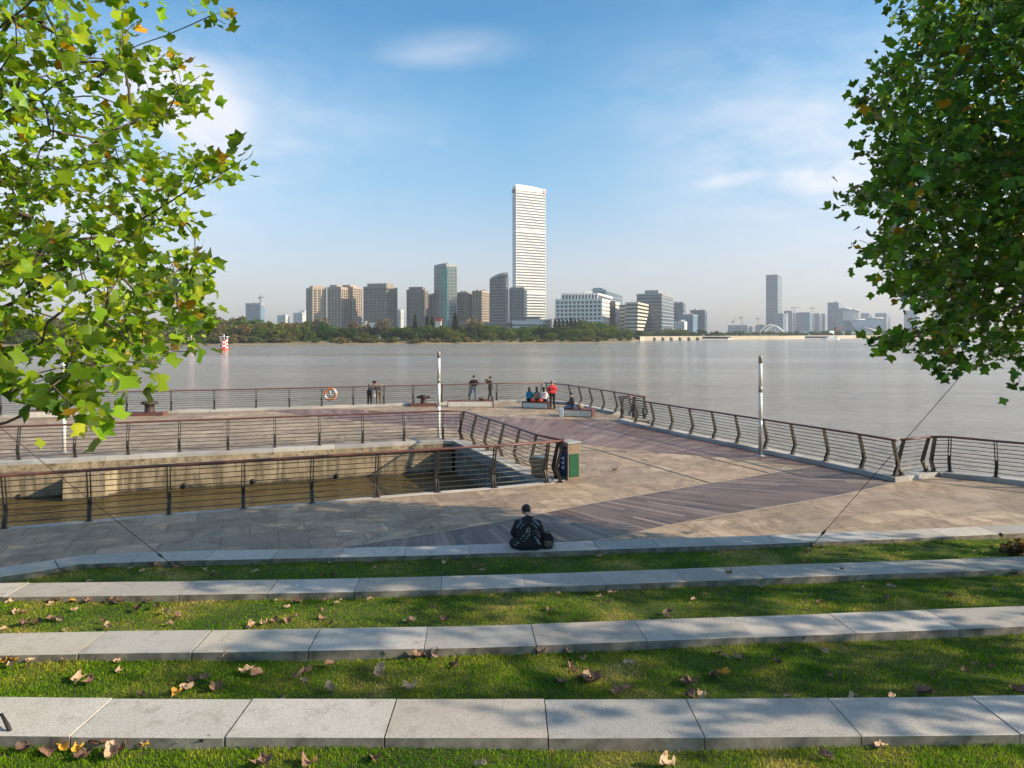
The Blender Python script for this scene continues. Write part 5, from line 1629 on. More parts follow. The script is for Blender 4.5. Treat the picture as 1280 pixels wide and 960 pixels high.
# arch bridge
rb = empty('arch_bridge', ((965 - 640) * 1500 / F, 1500, 1.5), 'white arched bridge at the foot of the lone hazy tower', 'bridge')
def arch(x0, x1, yt, dd, zb=3):
    pts = []
    for i in range(15):
        t = i / 14; x = x0 + (x1 - x0) * t
        pts.append(((x - 640) * dd / F, dd, zb + (H + (HOR - yt) * dd / F - zb) * (1 - (2 * t - 1) ** 2)))
    return pts
for x0, x1, yt, dd in ((948, 980, 406.2, 1500), (954, 981, 407.5, 1520)):
    A = arch(x0, x1, yt, dd); part(MB().tube(A, 1.25, 6), 'arch', 'f_white', rb)
hg = MB()
for p in A[2:-2]: hg.tube([p, (p[0], p[1], 3)], .35, 4)
part(hg, 'hanger', 'f_white', rb)
part(MB().box(((966 - 640) * 1500 / F, 1510, 3), (75, 14, 1.6)), 'bridge_deck', 'f_white', rb)
rp = empty('pylon', ((983 - 640) * 1500 / F, 1500, 1.5), 'bright white square pylon right of the arched bridge', 'pylon')
x_ = (983 - 640) * 1500 / F; zt = H + (HOR - 392.5) * 1500 / F
part(MB().box((x_, 1500, zt / 2), (5.2, 5.2, zt), bev=.4), 'shaft', 'f_white', rp)
part(MB().box((x_, 1500, zt + .6), (6.4, 6.4, 1.6)), 'cap', 'f_white', rp)
low('long low white terminal roof right of the bridge', 1450, 985, 1044, 414, 417, 20, 'f_white', win=False)
low('low white sheds at the foot of the wedge buildings', 1300, 1050, 1078, 416.5, 419, 20, 'f_white', win=False)
# cranes
def crane(label, px, d, yt, jib, mat='f_grey', luff=False, group='faraway construction cranes'):
    X_ = (px - 640) * d / F; zt = H + (HOR - yt) * d / F
    r_ = empty('tower_crane', (X_, d, 2), label, 'crane', group)
    mb = MB()
    for a, b in ((-1, -1), (1, -1), (1, 1), (-1, 1)): mb.tube([(X_ + a, d + b, 2), (X_ + a, d + b, zt)], .28, 4)
    for i in range(int(zt / 6)): mb.tube([(X_ - 1, d - 1, 2 + i * 6), (X_ + 1, d - 1, 8 + i * 6)], .22, 4)
    part(mb, 'mast', mat, r_)
    s_ = d / F
    j = MB()
    if luff:
        j.tube([(X_, d, zt), (X_ + jib * s_, d, zt + abs(jib) * 2.2 * s_)], .7, 5); j.tube([(X_, d, zt), (X_ - jib * .4 * s_, d, zt + 1)], .8, 5)
    else:
        j.tube([(X_ - jib * .35 * s_, d, zt), (X_ + jib * s_, d, zt)], .6, 5); j.tube([(X_, d, zt + 5), (X_ + jib * .7 * s_, d, zt)], .25, 4); j.tube([(X_, d, zt), (X_, d, zt + 5)], .4, 4)
    part(j, 'jib', mat, r_)
    part(MB().box((X_ - jib * .32 * s_, d, zt - 1), (4, 2.5, 3)), 'counterweight', 'f_dark', r_)
    return r_


crane('faraway crane with a raised jib left of the arched bridge', 917, 1800, 402, 4, luff=True)
crane('faraway crane with a tall thin jib left of the lone tower', 927, 1850, 397, 5)
crane('faraway crane just left of the lone tower', 948, 1900, 398, 6)
crane('faraway tower crane above the far slab row', 993, 2100, 384.5, 10)
crane('second faraway tower crane above the slab row', 1016, 2100, 385, 9)
crane('crane standing on the roof line of the small blue office block', 325.5, 1480, 371.5, 5, 'f_dark')
rc = crane('rusty red harbour crane near the angular halls', 1046, 1150, 409, -4, 'rust', luff=True, group=None)
part(MB().box(((1046.5 - 640) * 1150 / F, 1150, 8), (7, 7, 12), bev=.5), 'machine_house', 'rust', rc)
low('dark moored barge along the far quay', 590, 878, 914, 424.0, 426, 6, 'f_dark', name='barge', cat='boat', win=False)
low('long dark pontoon moored further along the far quay', 640, 1006, 1046, 423.2, 425, 6, 'f_slate', name='pontoon', cat='pontoon', win=False)
for i, x in enumerate((818, 828.5, 839, 850, 861, 872)):
    p = at(x, 425.5, WZ)
    r_ = empty('mooring_dolphin', (p.x, p.y, WZ), 'small dark mooring dolphin in the water before the far quay', 'mooring dolphin', 'mooring dolphins before the far quay')
    part(MB().box((p.x, p.y, WZ + .9), (2.1, 2, 2.4), bev=.2), 'block', 'f_dark', r_)
    part(MB().tube([(p.x - .4, p.y, WZ + 2), (p.x - .4, p.y, WZ + 3)], .3, 7), 'bollard', 'iron', r_)
r_ = empty('patrol_boat', tuple(at(1043, 424.4, WZ)), 'small white boat by the far quay near the red crane', 'boat')
p = at(1038, 424.6, WZ)
part(MB().prism([(p.x - 7, p.y - 1), (p.x - 5, p.y - 2), (p.x + 6, p.y - 2), (p.x + 8, p.y), (p.x + 6, p.y + 2), (p.x - 5, p.y + 2)], WZ - .3, WZ + 1.6), 'hull', 'f_white', r_)
part(MB().box((p.x, p.y, WZ + 2.4), (5, 2.6, 1.8), bev=.3), 'cabin', 'f_white', r_)

# red and white checkered beacons near the beach
for px, lab in ((280, 'red and white checkered beacon standing in the river before the beach'), (239, 'red and white beacon half hidden behind the left tree branch')):
    b0 = at(px, 437.5 if px == 280 else 435, WZ)
    r_ = empty('river_beacon', (b0.x, b0.y, WZ), lab, 'beacon', 'checkered river beacons')
    s_ = .70 if px == 280 else .6
    cy = MB(); 
    for lv in range(5):
        for k_ in range(8):
            a0, a1 = k_ * math.pi / 4, (k_ + 1) * math.pi / 4
            rr2 = 2.0 * s_; z0_, z1_ = WZ + .6 + lv * .85 * s_, WZ + .6 + (lv + 1) * .85 * s_
            cy.add([(b0.x + rr2 * math.cos(a), b0.y + rr2 * math.sin(a), z) for a, z in ((a0, z0_), (a1, z0_), (a1, z1_), (a0, z1_))], [(0, 1, 2, 3)], (lv + k_) % 2)
    part(cy, 'checkered_drum', ['red_paint', 'white_paint'], r_)
    part(MB().lathe((b0.x, b0.y, WZ - .4), [(2.4 * s_, 0), (2.4 * s_, .9), (2.0 * s_, 1.0)], 16), 'float', 'red_paint', r_)
    tp = MB(); zt_ = WZ + .6 + 5 * .85 * s_
    for k_ in range(6):
        a = k_ * math.pi / 3; tp.tube([(b0.x + 1.8 * s_ * math.cos(a), b0.y + 1.8 * s_ * math.sin(a), zt_), (b0.x + 1.8 * s_ * math.cos(a), b0.y + 1.8 * s_ * math.sin(a), zt_ + 1.1)], .12, 5)
    tp.tube([(b0.x, b0.y, zt_), (b0.x, b0.y, zt_ + 2.0)], .15, 6)
    tp.box((b0.x, b0.y, zt_ + 1.1), (3.8 * s_, 3.8 * s_, .15))
    part(tp, 'top_rail', 'white_paint', r_)

# ---------------------------------------------------------------- trees of the far bank
def far_crown(seed, kind):
    """unit crown (radius 1, height about 2) made of many small leaf clumps"""
    rng = np.random.default_rng(seed); rnd = random.Random(seed)
    n = 1500
    if kind == 'cone':
        t = rng.uniform(0, 1, n) ** .8; rr_ = (1 - t) * .55 * (0.75 + .35 * np.sin(t * 40)) + .05; a = rng.uniform(0, 6.28, n)
        rad = rr_ * rng.uniform(.4, 1, n) ** .5
        P = np.stack([rad * np.cos(a), rad * np.sin(a), t * 2.6], 1)
    else:
        lob = [(rnd.gauss(0, .45), rnd.gauss(0, .45), rnd.uniform(.45, 1.45), rnd.uniform(.35, .62)) for _ in range(9)]
        if kind == 'wide': lob = [(l[0] * 1.5, l[1] * 1.5, l[2] * .75, l[3] * 1.05) for l in lob]
        if kind == 'bush': lob = [(l[0] * 1.3, l[1] * 1.3, l[2] * .45, l[3] * .7) for l in lob]
        P = []
        for i in range(n):
            l = lob[i % 9]; v_ = rng.normal(0, 1, 3); v_ /= np.linalg.norm(v_); v_ *= l[3] * rng.uniform(.35, 1) ** .4
            P.append((l[0] + v_[0], l[1] + v_[1], max(.02, l[2] + v_[2] * .85)))
        P = np.array(P)
    s_ = rng.uniform(.05, .12, n)
    q_ = rng.normal(0, 1, (n, 3)); q_ /= np.linalg.norm(q_, axis=1)[:, None]
    r_ = np.cross(q_, rng.normal(0, 1, (n, 3))); r_ /= np.linalg.norm(r_, axis=1)[:, None]
    V = np.stack([P + q_ * s_[:, None], P + r_ * s_[:, None] * .8, P - q_ * s_[:, None], P - r_ * s_[:, None] * .8], 1).reshape(-1, 3)
    Fc = np.arange(n * 4).reshape(-1, 4)
    return V, Fc, rng.uniform(.7, 1.35, n)


SP = dict(dark=('round', (0.040, 0.080, 0.020)), green=('round', (0.075, 0.12, 0.022)), olive=('wide', (0.095, 0.12, 0.026)), brown=('wide', (0.12, 0.10, 0.038)), bright=('wide', (0.15, 0.165, 0.03)),
          cone=('cone', (0.035, 0.04, 0.02)), bush=('bush', (0.10, 0.115, 0.03)), reed=('bush', (0.16, 0.15, 0.06)), bare=('round', (0.16, 0.12, 0.09)))
LBL = dict(dark=('dense dark green tree on the far bank', 'dark trees of the far bank'), green=('mid green leafy tree on the far bank', 'mid green trees of the far bank'), olive=('broad olive green tree on the far bank', 'olive trees of the far bank'),
           brown=('broad brownish tree turning colour on the far bank', 'brownish trees of the far bank'), bright=('bright yellow green willow on the far bank', 'yellow green willows'), cone=('dark pointed conifer rising over the far trees', 'dark conifers of the far bank'),
           bush=('low green bush at the water edge of the far bank', 'bushes along the far beach'), reed=('pale green reedy bush at the water edge of the far bank', 'reedy bushes along the far beach'), bare=('thin pale half bare tree in front of the towers', 'half bare trees'))
PROTO = {}
for kd, (sh_, colr) in SP.items():
    PROTO[kd] = []
    for v_ in range(3):
        V, Fc, tn = far_crown(hash(kd) % 1 + 17 * v_ + len(kd) * 3 + ord(kd[0]), sh_)
        if kd == 'bare': Fc = Fc[::3]; tn = tn[::3]
        cc = np.array(colr)[None, :] * tn[:, None] * np.array([1 + .1 * (v_ - 1), 1, 1])[None, :]
        me = np_mesh('crown', V, Fc, 'far_leaf', cc)
        tm = MB(); hz = 1.2 if sh_ != 'bush' else .4
        tm.tube([(0, 0, -.25), (.02, 0, .3), (0, .02, hz)], [.07, .055, .02], 6)
        for k_ in range(4):
            a = k_ * 1.7 + v_; tm.tube([(0, 0, .3 + .12 * k_), (.3 * math.cos(a), .3 * math.sin(a), .8 + .1 * k_)], [.035, .01], 5)
        PROTO[kd].append((me, tm.mesh('trunk', 'bark')))


def far_tree(px, d, ytop, kd, wide=1.0):
    X_ = (px - 640) * d / F; zt = H + (HOR - ytop) * d / F; zb = (-0.4 if d - sh_d(px) < 14 else 0.5) if d < 900 else 0.7
    hgt = zt - zb
    if hgt < 1: return
    unit = {'cone': 2.6, 'wide': 1.55, 'round': 1.95, 'bush': .95}[SP[kd][0]]
    r_ = empty(dict(cone='conifer', bush='bush', reed='bush', bright='willow').get(kd, 'broadleaf_tree'), (X_, d, zb), LBL[kd][0], 'bush' if kd in ('bush', 'reed') else 'tree', LBL[kd][1])
    v_ = random.choice(PROTO[kd]); s_ = hgt / unit; rz = random.uniform(0, 6.28)
    for me, nm in zip(v_, ('crown', 'trunk')):
        o = bpy.data.objects.new(nm, me); COL.objects.link(o); o.parent = r_
        o.scale = (s_ * wide, s_ * wide, s_); o.rotation_euler = (0, 0, rz)


def sh_d(px): return float(np.interp(px, [s_[0] for s_ in SH], [(H - WZ) * F / (s_[1] - HOR) for s_ in SH]))


random.seed(19)
# left wood, behind the beach
TOP = [(-40, 396), (120, 396), (200, 398), (262, 398), (290, 394), (300, 396), (345, 400), (385, 401), (405, 404), (440, 405), (470, 407), (500, 406), (530, 405), (560, 403), (610, 406), (650, 408), (700, 404), (740, 402), (770, 407), (800, 411)]
for x in np.arange(-30, 806, 8.5):
    yt = float(np.interp(x, [t[0] for t in TOP], [t[1] for t in TOP]))
    far_tree(x + random.uniform(-3, 3), sh_d(x) + random.uniform(42, 75), yt + random.uniform(-1.5, 4), random.choice(('brown', 'olive', 'green', 'green', 'dark') if x < 380 else ('dark', 'green', 'dark', 'green', 'olive')), random.uniform(.9, 1.35))
for x in np.arange(-30, 800, 10.5):
    yt = float(np.interp(x, [t[0] for t in TOP], [t[1] for t in TOP]))
    far_tree(x + random.uniform(-4, 4), sh_d(x) + random.uniform(16, 26), yt + random.uniform(6, 12), random.choice(('olive', 'green', 'brown', 'green') if x < 380 else ('green', 'dark', 'green', 'olive')), random.uniform(1, 1.4))
for x in np.arange(-20, 795, 12):
    far_tree(x + random.uniform(-5, 5), sh_d(x) + random.uniform(5, 10), 422 + random.uniform(-2, 3) - (2.5 if x < 260 else 0), random.choice(('bush', 'reed', 'bush', 'green')) if x < 600 else random.choice(('green', 'bush', 'green', 'dark')), random.uniform(1.2, 1.9))
for px, dd, yt, kd, wd in ((357, 16, 411, 'bright', 1.25), (365, 18, 413, 'bright', 1.1), (266, 18, 409, 'reed', 1.2), (225, 18, 407, 'reed', 1.3), (293, 14, 417, 'reed', 1.3), (315, 14, 420, 'bright', 1), (402, 24, 401, 'dark', .8), (441, 22, 406, 'dark', .95), (500, 24, 405, 'dark', 1.15), (518, 20, 406, 'dark', 1.2),
                           (553, 20, 407, 'olive', 1.2), (530, 26, 404, 'green', 1.1), (569, 40, 391.5, 'cone', 1.0), (519, 44, 394, 'cone', .9), (534, 44, 394.5, 'cone', .8), (540, 46, 396, 'cone', .8), (605, 22, 404, 'green', 1), (655, 30, 408, 'green', 1), (399, 40, 395, 'bare', 1), (452, 44, 394, 'bare', 1), (472, 44, 396, 'bare', 1.2), (588, 44, 396, 'bare', 1.3), (600, 44, 398, 'bare', 1.2)):
    far_tree(px, sh_d(px) + dd, yt, kd, wd)
for x in (694, 699, 704, 709, 714, 719, 724): far_tree(x, 560, 398.5 + random.uniform(-1, 2), 'cone', 1.2)
for x in (733, 741, 749): far_tree(x, 560, 399 + random.uniform(-1, 2), 'olive', .9)
# right part beyond the quay
for x in np.arange(806, 1062, 6.5):
    if 908 < x < 0: continue
    far_tree(x, 720 + random.uniform(0, 60) if x < 900 else random.uniform(900, 1000), (412.5 if x < 900 else 413.5) + random.uniform(-1.5, 2.5) - (2.5 if 836 < x < 850 else 0), random.choice(('dark', 'green', 'dark', 'olive')), random.uniform(1.1, 1.6))
for x in np.arange(1108, 1300, 11): far_tree(x, random.uniform(980, 1080), 412 + random.uniform(-2, 3), random.choice(('dark', 'green')), 1.5)

# ---------------------------------------------------------------- people
def person(name_label, loc, rz, pose, cloth, hair='hair', scale=1.0, cat='person', group=None, vox=0.011, detail=False, hand_r=None):
    """pose: joints in metres, facing +y; cloth: (top, trousers, shoes) materials; one continuous body"""
    J = {k: Vector(v) for k, v in pose.items() if k not in ('extra', 'long_hair')}
    prim = []                          # (a, b, ra, rb, material)
    TOP_, BOT_, SHOE_, SKIN_ = 0, 1, 2, 3
    def cap(a, b, ra, rb, m, sx=1.0): prim.append((J[a] if isinstance(a, str) else a, J[b] if isinstance(b, str) else b, ra, rb, m, sx))
    pel, che, neck, head = J['pelvis'], J['chest'], J['neck'], J['head']
    sh_ax = (J['shR'] - J['shL']).normalized(); hp_ax = (J['hipR'] - J['hipL']).normalized()
    # torso: stacked cross capsules
    for t, w_, r_ in ((0.0, .095, .105), (.25, .085, .10), (.5, .09, .105), (.75, .095, .108), (1.0, .085, .10)):
        c = pel.lerp(che, t); ax = hp_ax.lerp(sh_ax, t).normalized()
        cap(c - ax * w_, c + ax * w_, r_, r_, TOP_ if t > .05 else BOT_)
    cap(che, che.lerp(neck, .8), .105, .065, TOP_)
    cap('shL', che, .068, .10, TOP_); cap('shR', che, .068, .10, TOP_)
    cap(neck - (head - neck) * .2, neck.lerp(head, .45), .052, .052, SKIN_)
    hd = (head - neck).normalized()
    fwd = Vector(pose.get('face', (0, 1, 0))).normalized(); fwd = (fwd - hd * fwd.dot(hd)).normalized()
    rgt = fwd.cross(hd)
    cap(head + hd * .035 - fwd * .02, head + hd * .035 + fwd * .02, .088, .085, SKIN_)
    cap(head - hd * .04 + fwd * .035, head - hd * .055 + fwd * .045, .058, .045, SKIN_)
    cap(head + fwd * .088 + hd * .0, head + fwd * .108 - hd * .022, .010, .014, SKIN_)
    for s_ in (-1, 1): cap(head + rgt * s_ * .083 + hd * .012, head + rgt * s_ * .087 - hd * .022, .017, .012, SKIN_)
    for s_ in 'LR':
        cap('sh' + s_, 'el' + s_, .062, .048, TOP_); cap('el' + s_, J['el' + s_].lerp(J['wr' + s_], .9), .047, .036, TOP_)
        cap(J['el' + s_].lerp(J['wr' + s_], .85), 'wr' + s_, .028, .026, SKIN_)
        d = (J['wr' + s_] - J['el' + s_]).normalized()
        hdir = Vector(pose.get('hand' + s_, tuple(d))).normalized()
        up = Vector((0, 0, 1)) if abs(hdir.z) < .9 else Vector((0, 1, 0))
        sd2 = hdir.cross(up).normalized(); nr = sd2.cross(hdir)
        w0 = J['wr' + s_]
        cap(w0 + hdir * .015, w0 + hdir * .075 + sd2 * .018, .024, .022, SKIN_); cap(w0 + hdir * .03 - sd2 * .012, w0 + hdir * .075 - sd2 * .02, .022, .02, SKIN_)
        for i, (o, l_) in enumerate(((-.033, .062), (-.012, .075), (.011, .07), (.032, .055))):
            k0 = w0 + hdir * .078 + sd2 * o; k1 = k0 + hdir * l_ * .55 - nr * .012 + sd2 * o * .15; k2 = k1 + hdir * l_ * .35 - nr * .028
            cap(k0, k1, .0105, .0095, SKIN_); cap(k1, k2, .0095, .008, SKIN_)
        th0 = w0 + hdir * .03 - sd2 * .03; th1 = th0 + hdir * .035 - sd2 * .03 - nr * .01
        cap(th0, th1, .013, .011, SKIN_); cap(th1, th1 + hdir * .03 - sd2 * .008 - nr * .01, .011, .009, SKIN_)
        cap('hip' + s_, 'kn' + s_, .092, .064, BOT_); cap('kn' + s_, J['kn' + s_].lerp(J['an' + s_], .35), .062, .060, BOT_)
        cap(J['kn' + s_].lerp(J['an' + s_], .35), 'an' + s_, .060, .045, BOT_)
        ft = Vector(pose.get('foot' + s_, (0, 1, 0))).normalized()
        a_ = J['an' + s_]; hl = a_ + Vector((0, 0, -.055)) - ft * .04
        cap(hl, a_ + Vector((0, 0, -.06)) + ft * .10, .040, .038, SHOE_); cap(a_ + Vector((0, 0, -.06)) + ft * .10, a_ + Vector((0, 0, -.068)) + ft * .16, .038, .030, SHOE_)
        cap(hl, a_, .040, .042, SHOE_)
    for ex in pose.get('extra', ()):
        cap(Vector(ex[0]), Vector(ex[1]), ex[2], ex[3], ex[4])
    mb = MB()
    for a, b, ra, rb, m_, sx in prim:
        d = (b - a); ln = d.length
        if ln < 1e-4: d = Vector((0, 0, 1)); ln = 1e-4
        d = d / ln
        pts = []; rr = []
        for k_ in range(5):
            ph = math.pi / 2 * (1 - k_ / 4); pts.append(a - d * ra * math.sin(ph)); rr.append(max(.0006, ra * math.cos(ph)))
        for k_ in range(5):
            ph = math.pi / 2 * k_ / 4; pts.append(b + d * rb * math.sin(ph)); rr.append(max(.0006, rb * math.cos(ph)))
        mb.tube(pts, rr, 12)
    me = mb.mesh('body_src', 'skin'); ob = bpy.data.objects.new('person_body', me); COL.objects.link(ob)
    md = ob.modifiers.new('r', 'REMESH'); md.mode = 'VOXEL'; md.voxel_size = vox; md.use_smooth_shade = True
    ms = ob.modifiers.new('s', 'SMOOTH'); ms.factor = .5; ms.iterations = 3 if detail else 2
    dg = bpy.context.evaluated_depsgraph_get()
    nm = bpy.data.meshes.new_from_object(ob.evaluated_get(dg)); nm.name = 'body'
    bpy.data.objects.remove(ob)
    nm.materials.clear()
    for m_ in list(cloth) + ['skin']: nm.materials.append(M[m_])
    k_ = len(nm.polygons); cen = np.empty(k_ * 3, np.float32); nm.polygons.foreach_get('center', cen); cen = cen.reshape(-1, 3)
    best = np.full(k_, 1e9); mi = np.zeros(k_, np.int32)
    for a, b, ra, rb, m_, sx in prim:
        a_ = np.array(a); ab = np.array(b) - a_; L2 = max(1e-9, ab @ ab)
        t = np.clip(((cen - a_) @ ab) / L2, 0, 1)
        dist = np.linalg.norm(cen - (a_ + t[:, None] * ab), axis=1) - (ra + (rb - ra) * t)
        sel = dist < best; best[sel] = dist[sel]; mi[sel] = m_
    from mathutils import noise as _no
    am = .007 if detail else .009; fq = 9.0 if detail else 7.0
    vn = [v_.normal.copy() for v_ in nm.vertices]; cloth_v = [True] * len(nm.vertices)
    for pi_ in np.nonzero(mi == SKIN_)[0]:
        for vi_ in nm.polygons[int(pi_)].vertices: cloth_v[vi_] = False
    for v_, n_ in zip(nm.vertices, vn):
        if cloth_v[v_.index]:
            q_ = v_.co; v_.co = q_ + n_ * (am * (1 - abs(_no.noise(Vector((q_.x * fq, q_.y * fq, q_.z * fq * 1.7 + len(name_label)))) * 2.2)))
    nm.polygons.foreach_set('material_index', mi); nm.polygons.foreach_set('use_smooth', np.ones(k_, bool))
    root = empty('person', loc, name_label, cat, group, rz); root.scale = (scale,) * 3
    bo = bpy.data.objects.new('body', nm); COL.objects.link(bo); bo.parent = root
    hb = MB(); rot = Matrix((rgt, fwd, hd)).transposed()
    rn = random.Random(len(name_label)); 
    hb.ball(head + hd * .048 - fwd * .022, (.094, .100, .088), nu=28, nv=18, rot=rot)
    hb.ball(head + hd * .015 - fwd * .050, (.080, .058, .062), nu=24, nv=14, rot=rot)
    if pose.get('long_hair'):
        hb.ball(head - hd * .10 - fwd * .055, (.080, .045, .13), nu=20, nv=12, rot=rot)
    hb.v = [tuple(Vector(p) + Vector((rn.gauss(0, .0025), rn.gauss(0, .0025), rn.gauss(0, .0025)))) for p in hb.v]
    # keep the face free
    keep = []
    for fi, f in enumerate(hb.f):
        c = sum((Vector(hb.v[i]) for i in f), Vector()) / len(f) - head
        if c.dot(fwd) > .035 and c.dot(hd) < .062: continue
        keep.append(fi)
    hb.f = [hb.f[i] for i in keep]; hb.mi = [0] * len(keep); hb.smooth = [True] * len(keep)
    hb.build('hair', hair, root)
    eb = MB()
    for s_ in (-1, 1):
        MBe = MB().ball(head + fwd * .083 + rgt * s_ * .031 + hd * .018, (.011, .007, .007), nu=8, nv=6, rot=rot); MBe.build('eye', 'eye', root)
    return root, bo, prim


def stand(lean=0.0, **k):
    p = dict(pelvis=(0, 0, .93), chest=(0, .0, 1.30), neck=(0, .0, 1.46), head=(0, .02, 1.60), shL=(-.165, 0, 1.36), shR=(.165, 0, 1.36), elL=(-.25, -.03, 1.11), elR=(.25, -.03, 1.11), wrL=(-.25, .08, .88), wrR=(.25, .08, .88),
             hipL=(-.095, 0, .90), hipR=(.095, 0, .90), knL=(-.10, .02, .50), knR=(.10, .02, .50), anL=(-.11, -.01, .10), anR=(.11, -.01, .10))
    p.update(k); return p


def sit(seat=.45, **k):
    s_ = seat
    p = dict(pelvis=(0, 0, s_ + .11), chest=(0, .06, s_ + .46), neck=(0, .10, s_ + .61), head=(0, .15, s_ + .73), shL=(-.165, .07, s_ + .50), shR=(.165, .07, s_ + .50), elL=(-.24, .16, s_ + .28), elR=(.24, .16, s_ + .28), wrL=(-.10, .38, s_ + .24), wrR=(.10, .38, s_ + .24),
             hipL=(-.10, .02, s_ + .09), hipR=(.10, .02, s_ + .09), knL=(-.15, .44, s_ + .06), knR=(.15, .44, s_ + .06), anL=(-.14, .42, s_ - .35), anR=(.14, .42, s_ - .35))
    p.update(k); return p


# man sitting on the farthest step, back to us
mp = at(660, 686, .42)
pose = sit(.0, pelvis=(0, .02, .125), chest=(.01, .10, .47), neck=(0, .19, .585), head=(-.015, .285, .672), face=(-.05, .6, -.8), shL=(-.20, .10, .485), shR=(.20, .10, .485), elL=(-.27, .16, .24), elR=(.27, .16, .24), wrL=(-.08, .42, .24), wrR=(.08, .42, .24),
           hipL=(-.12, .06, .11), hipR=(.12, .06, .11), knL=(-.19, .46, .06), knR=(.19, .46, .06), anL=(-.16, .50, -.32), anR=(.16, .50, -.32),
           extra=[((-.14, -.02, .12), (.14, -.02, .12), .135, .135, 0), ((-.17, 0, .10), (-.27, .10, .09), .11, .10, 0), ((.17, 0, .10), (.25, .08, .09), .11, .10, 0), ((-.10, .0, .28), (.10, .0, .28), .14, .14, 0),
                  ((-.11, .05, .44), (.11, .05, .44), .125, .125, 0), ((-.045, .09, .55), (.045, .09, .55), .075, .075, 0), ((-.045, .065, .53), (.045, .065, .53), .075, .075, 0), ((-.2, .1, .46), (-.26, .14, .28), .080, .085, 0), ((.2, .1, .46), (.26, .14, .28), .080, .085, 0)])
man, mbody, _ = person('person in a black printed hooded jacket sitting on the granite kerb, back turned', tuple(mp), 0.04, pose, ('cl_jacket', 'cl_black', 'cl_shoe'), vox=.010, detail=True)
bvh = BVHTree.FromPolygons([v.co[:] for v in mbody.data.vertices], [tuple(p.vertices) for p in mbody.data.polygons])


def on_back(x, z):
    h_ = bvh.ray_cast(Vector((x, -1.5, z)), Vector((0, 1, 0)))
    return (h_[0] + Vector((0, -.0035, 0))) if h_[0] else None


pr = MB(); rnd = random.Random(3)


def stroke(pts, r_=.0035):
    q_ = []
    for (x0, z0), (x1, z1) in zip(pts, pts[1:]):
        for j in range(4):
            h_ = on_back(x0 + (x1 - x0) * j / 4, z0 + (z1 - z0) * j / 4)
            if h_: q_.append(h_)
    h_ = on_back(*pts[-1])
    if h_: q_.append(h_)
    if len(q_) > 1: pr.tube(q_, r_, 5)


stroke([(.0 + .03 * math.cos(a), .40 + .033 * math.sin(a)) for a in np.linspace(0, 6.4, 13)], .0055)
for cx, cz, ang, n_ in ((-.17, .50, .9, 8), (-.12, .47, .9, 6), (.17, .52, -.75, 8), (.13, .47, -.75, 7), (-.08, .31, .85, 10), (-.02, .27, .85, 9), (.20, .30, -.95, 9), (.15, .24, -.95, 8), (-.22, .14, .8, 6), (.2, .16, -1, 6)):
    for j in range(n_):
        x = cx + math.cos(ang) * (j - n_ / 2) * .021; z = cz + math.sin(ang) * (j - n_ / 2) * .021
        c_, s_ = math.cos(ang), math.sin(ang)
        def T(u_, v_): return (x + c_ * u_ - s_ * v_, z + s_ * u_ + c_ * v_)
        kind_ = rnd.random()
        if kind_ < .4: stroke([T(0, -.017), T(0, .017), T(.010, .004)], .0024)
        elif kind_ < .7: stroke([T(-.006, .016), T(.006, .012), T(-.005, .0), T(.006, -.014)], .0024)
        elif kind_ < .88: stroke([T(-.005, -.015), T(.001, .016), T(.007, -.015)], .0022)
pr.build('jacket_print', 'cl_print', man)
hd_ = MB().ball((0.0, .075, .575), (.105, .055, .05), nu=20, nv=12, rot=Matrix.Rotation(-.5, 3, 'X'))
hd_.ball((0.0, .045, .525), (.075, .04, .055), nu=20, nv=12)
hd_.build('hood', 'cl_jacket', man)
# backpack on its right
bg_ = at(684, 685, .42); bp = empty('backpack', tuple(bg_), 'small crumpled black backpack lying beside the person in the printed jacket', 'backpack')
mb = MB(); rnd = random.Random(8)
bm = bmesh.new(); bmesh.ops.create_icosphere(bm, subdivisions=4, radius=1)
for v_ in bm.verts:
    n_ = v_.co.copy(); f_ = 1 + .09 * math.sin(7 * n_.x + 3 * n_.z) * math.sin(6 * n_.y + 4 * n_.z) + .05 * math.sin(17 * n_.z + 9 * n_.x)
    n_ = Vector((math.copysign(abs(n_.x) ** .75, n_.x), math.copysign(abs(n_.y) ** .75, n_.y), math.copysign(abs(n_.z) ** .75, n_.z)))
    v_.co = Vector((n_.x * .125 * f_, n_.y * .10 * f_, .14 + n_.z * .145 * f_ * (1 if n_.z < 0 else 1.05)))
bm.verts.index_update()
mb.add([tuple(v_.co) for v_ in bm.verts], [tuple(x.index for x in f_.verts) for f_ in bm.faces], 0, True); bm.free()
mb.build('bag', 'cl_black', bp)
MB().ball((.01, -.09, .11), (.085, .04, .075), nu=16, nv=10).build('front_pocket', 'cl_brown', bp)
MB().tube([(-.04, -.02, .27), (-.03, -.03, .33), (.03, -.03, .34), (.05, -.01, .27)], .012, 7).build('handle', 'cl_black', bp)
MB().tube([(.09, -.06, .25), (.15, -.08, .18), (.15, -.07, .06), (.10, -.05, .02)], .015, 6, flat=.4).build('strap', 'cl_brown', bp)

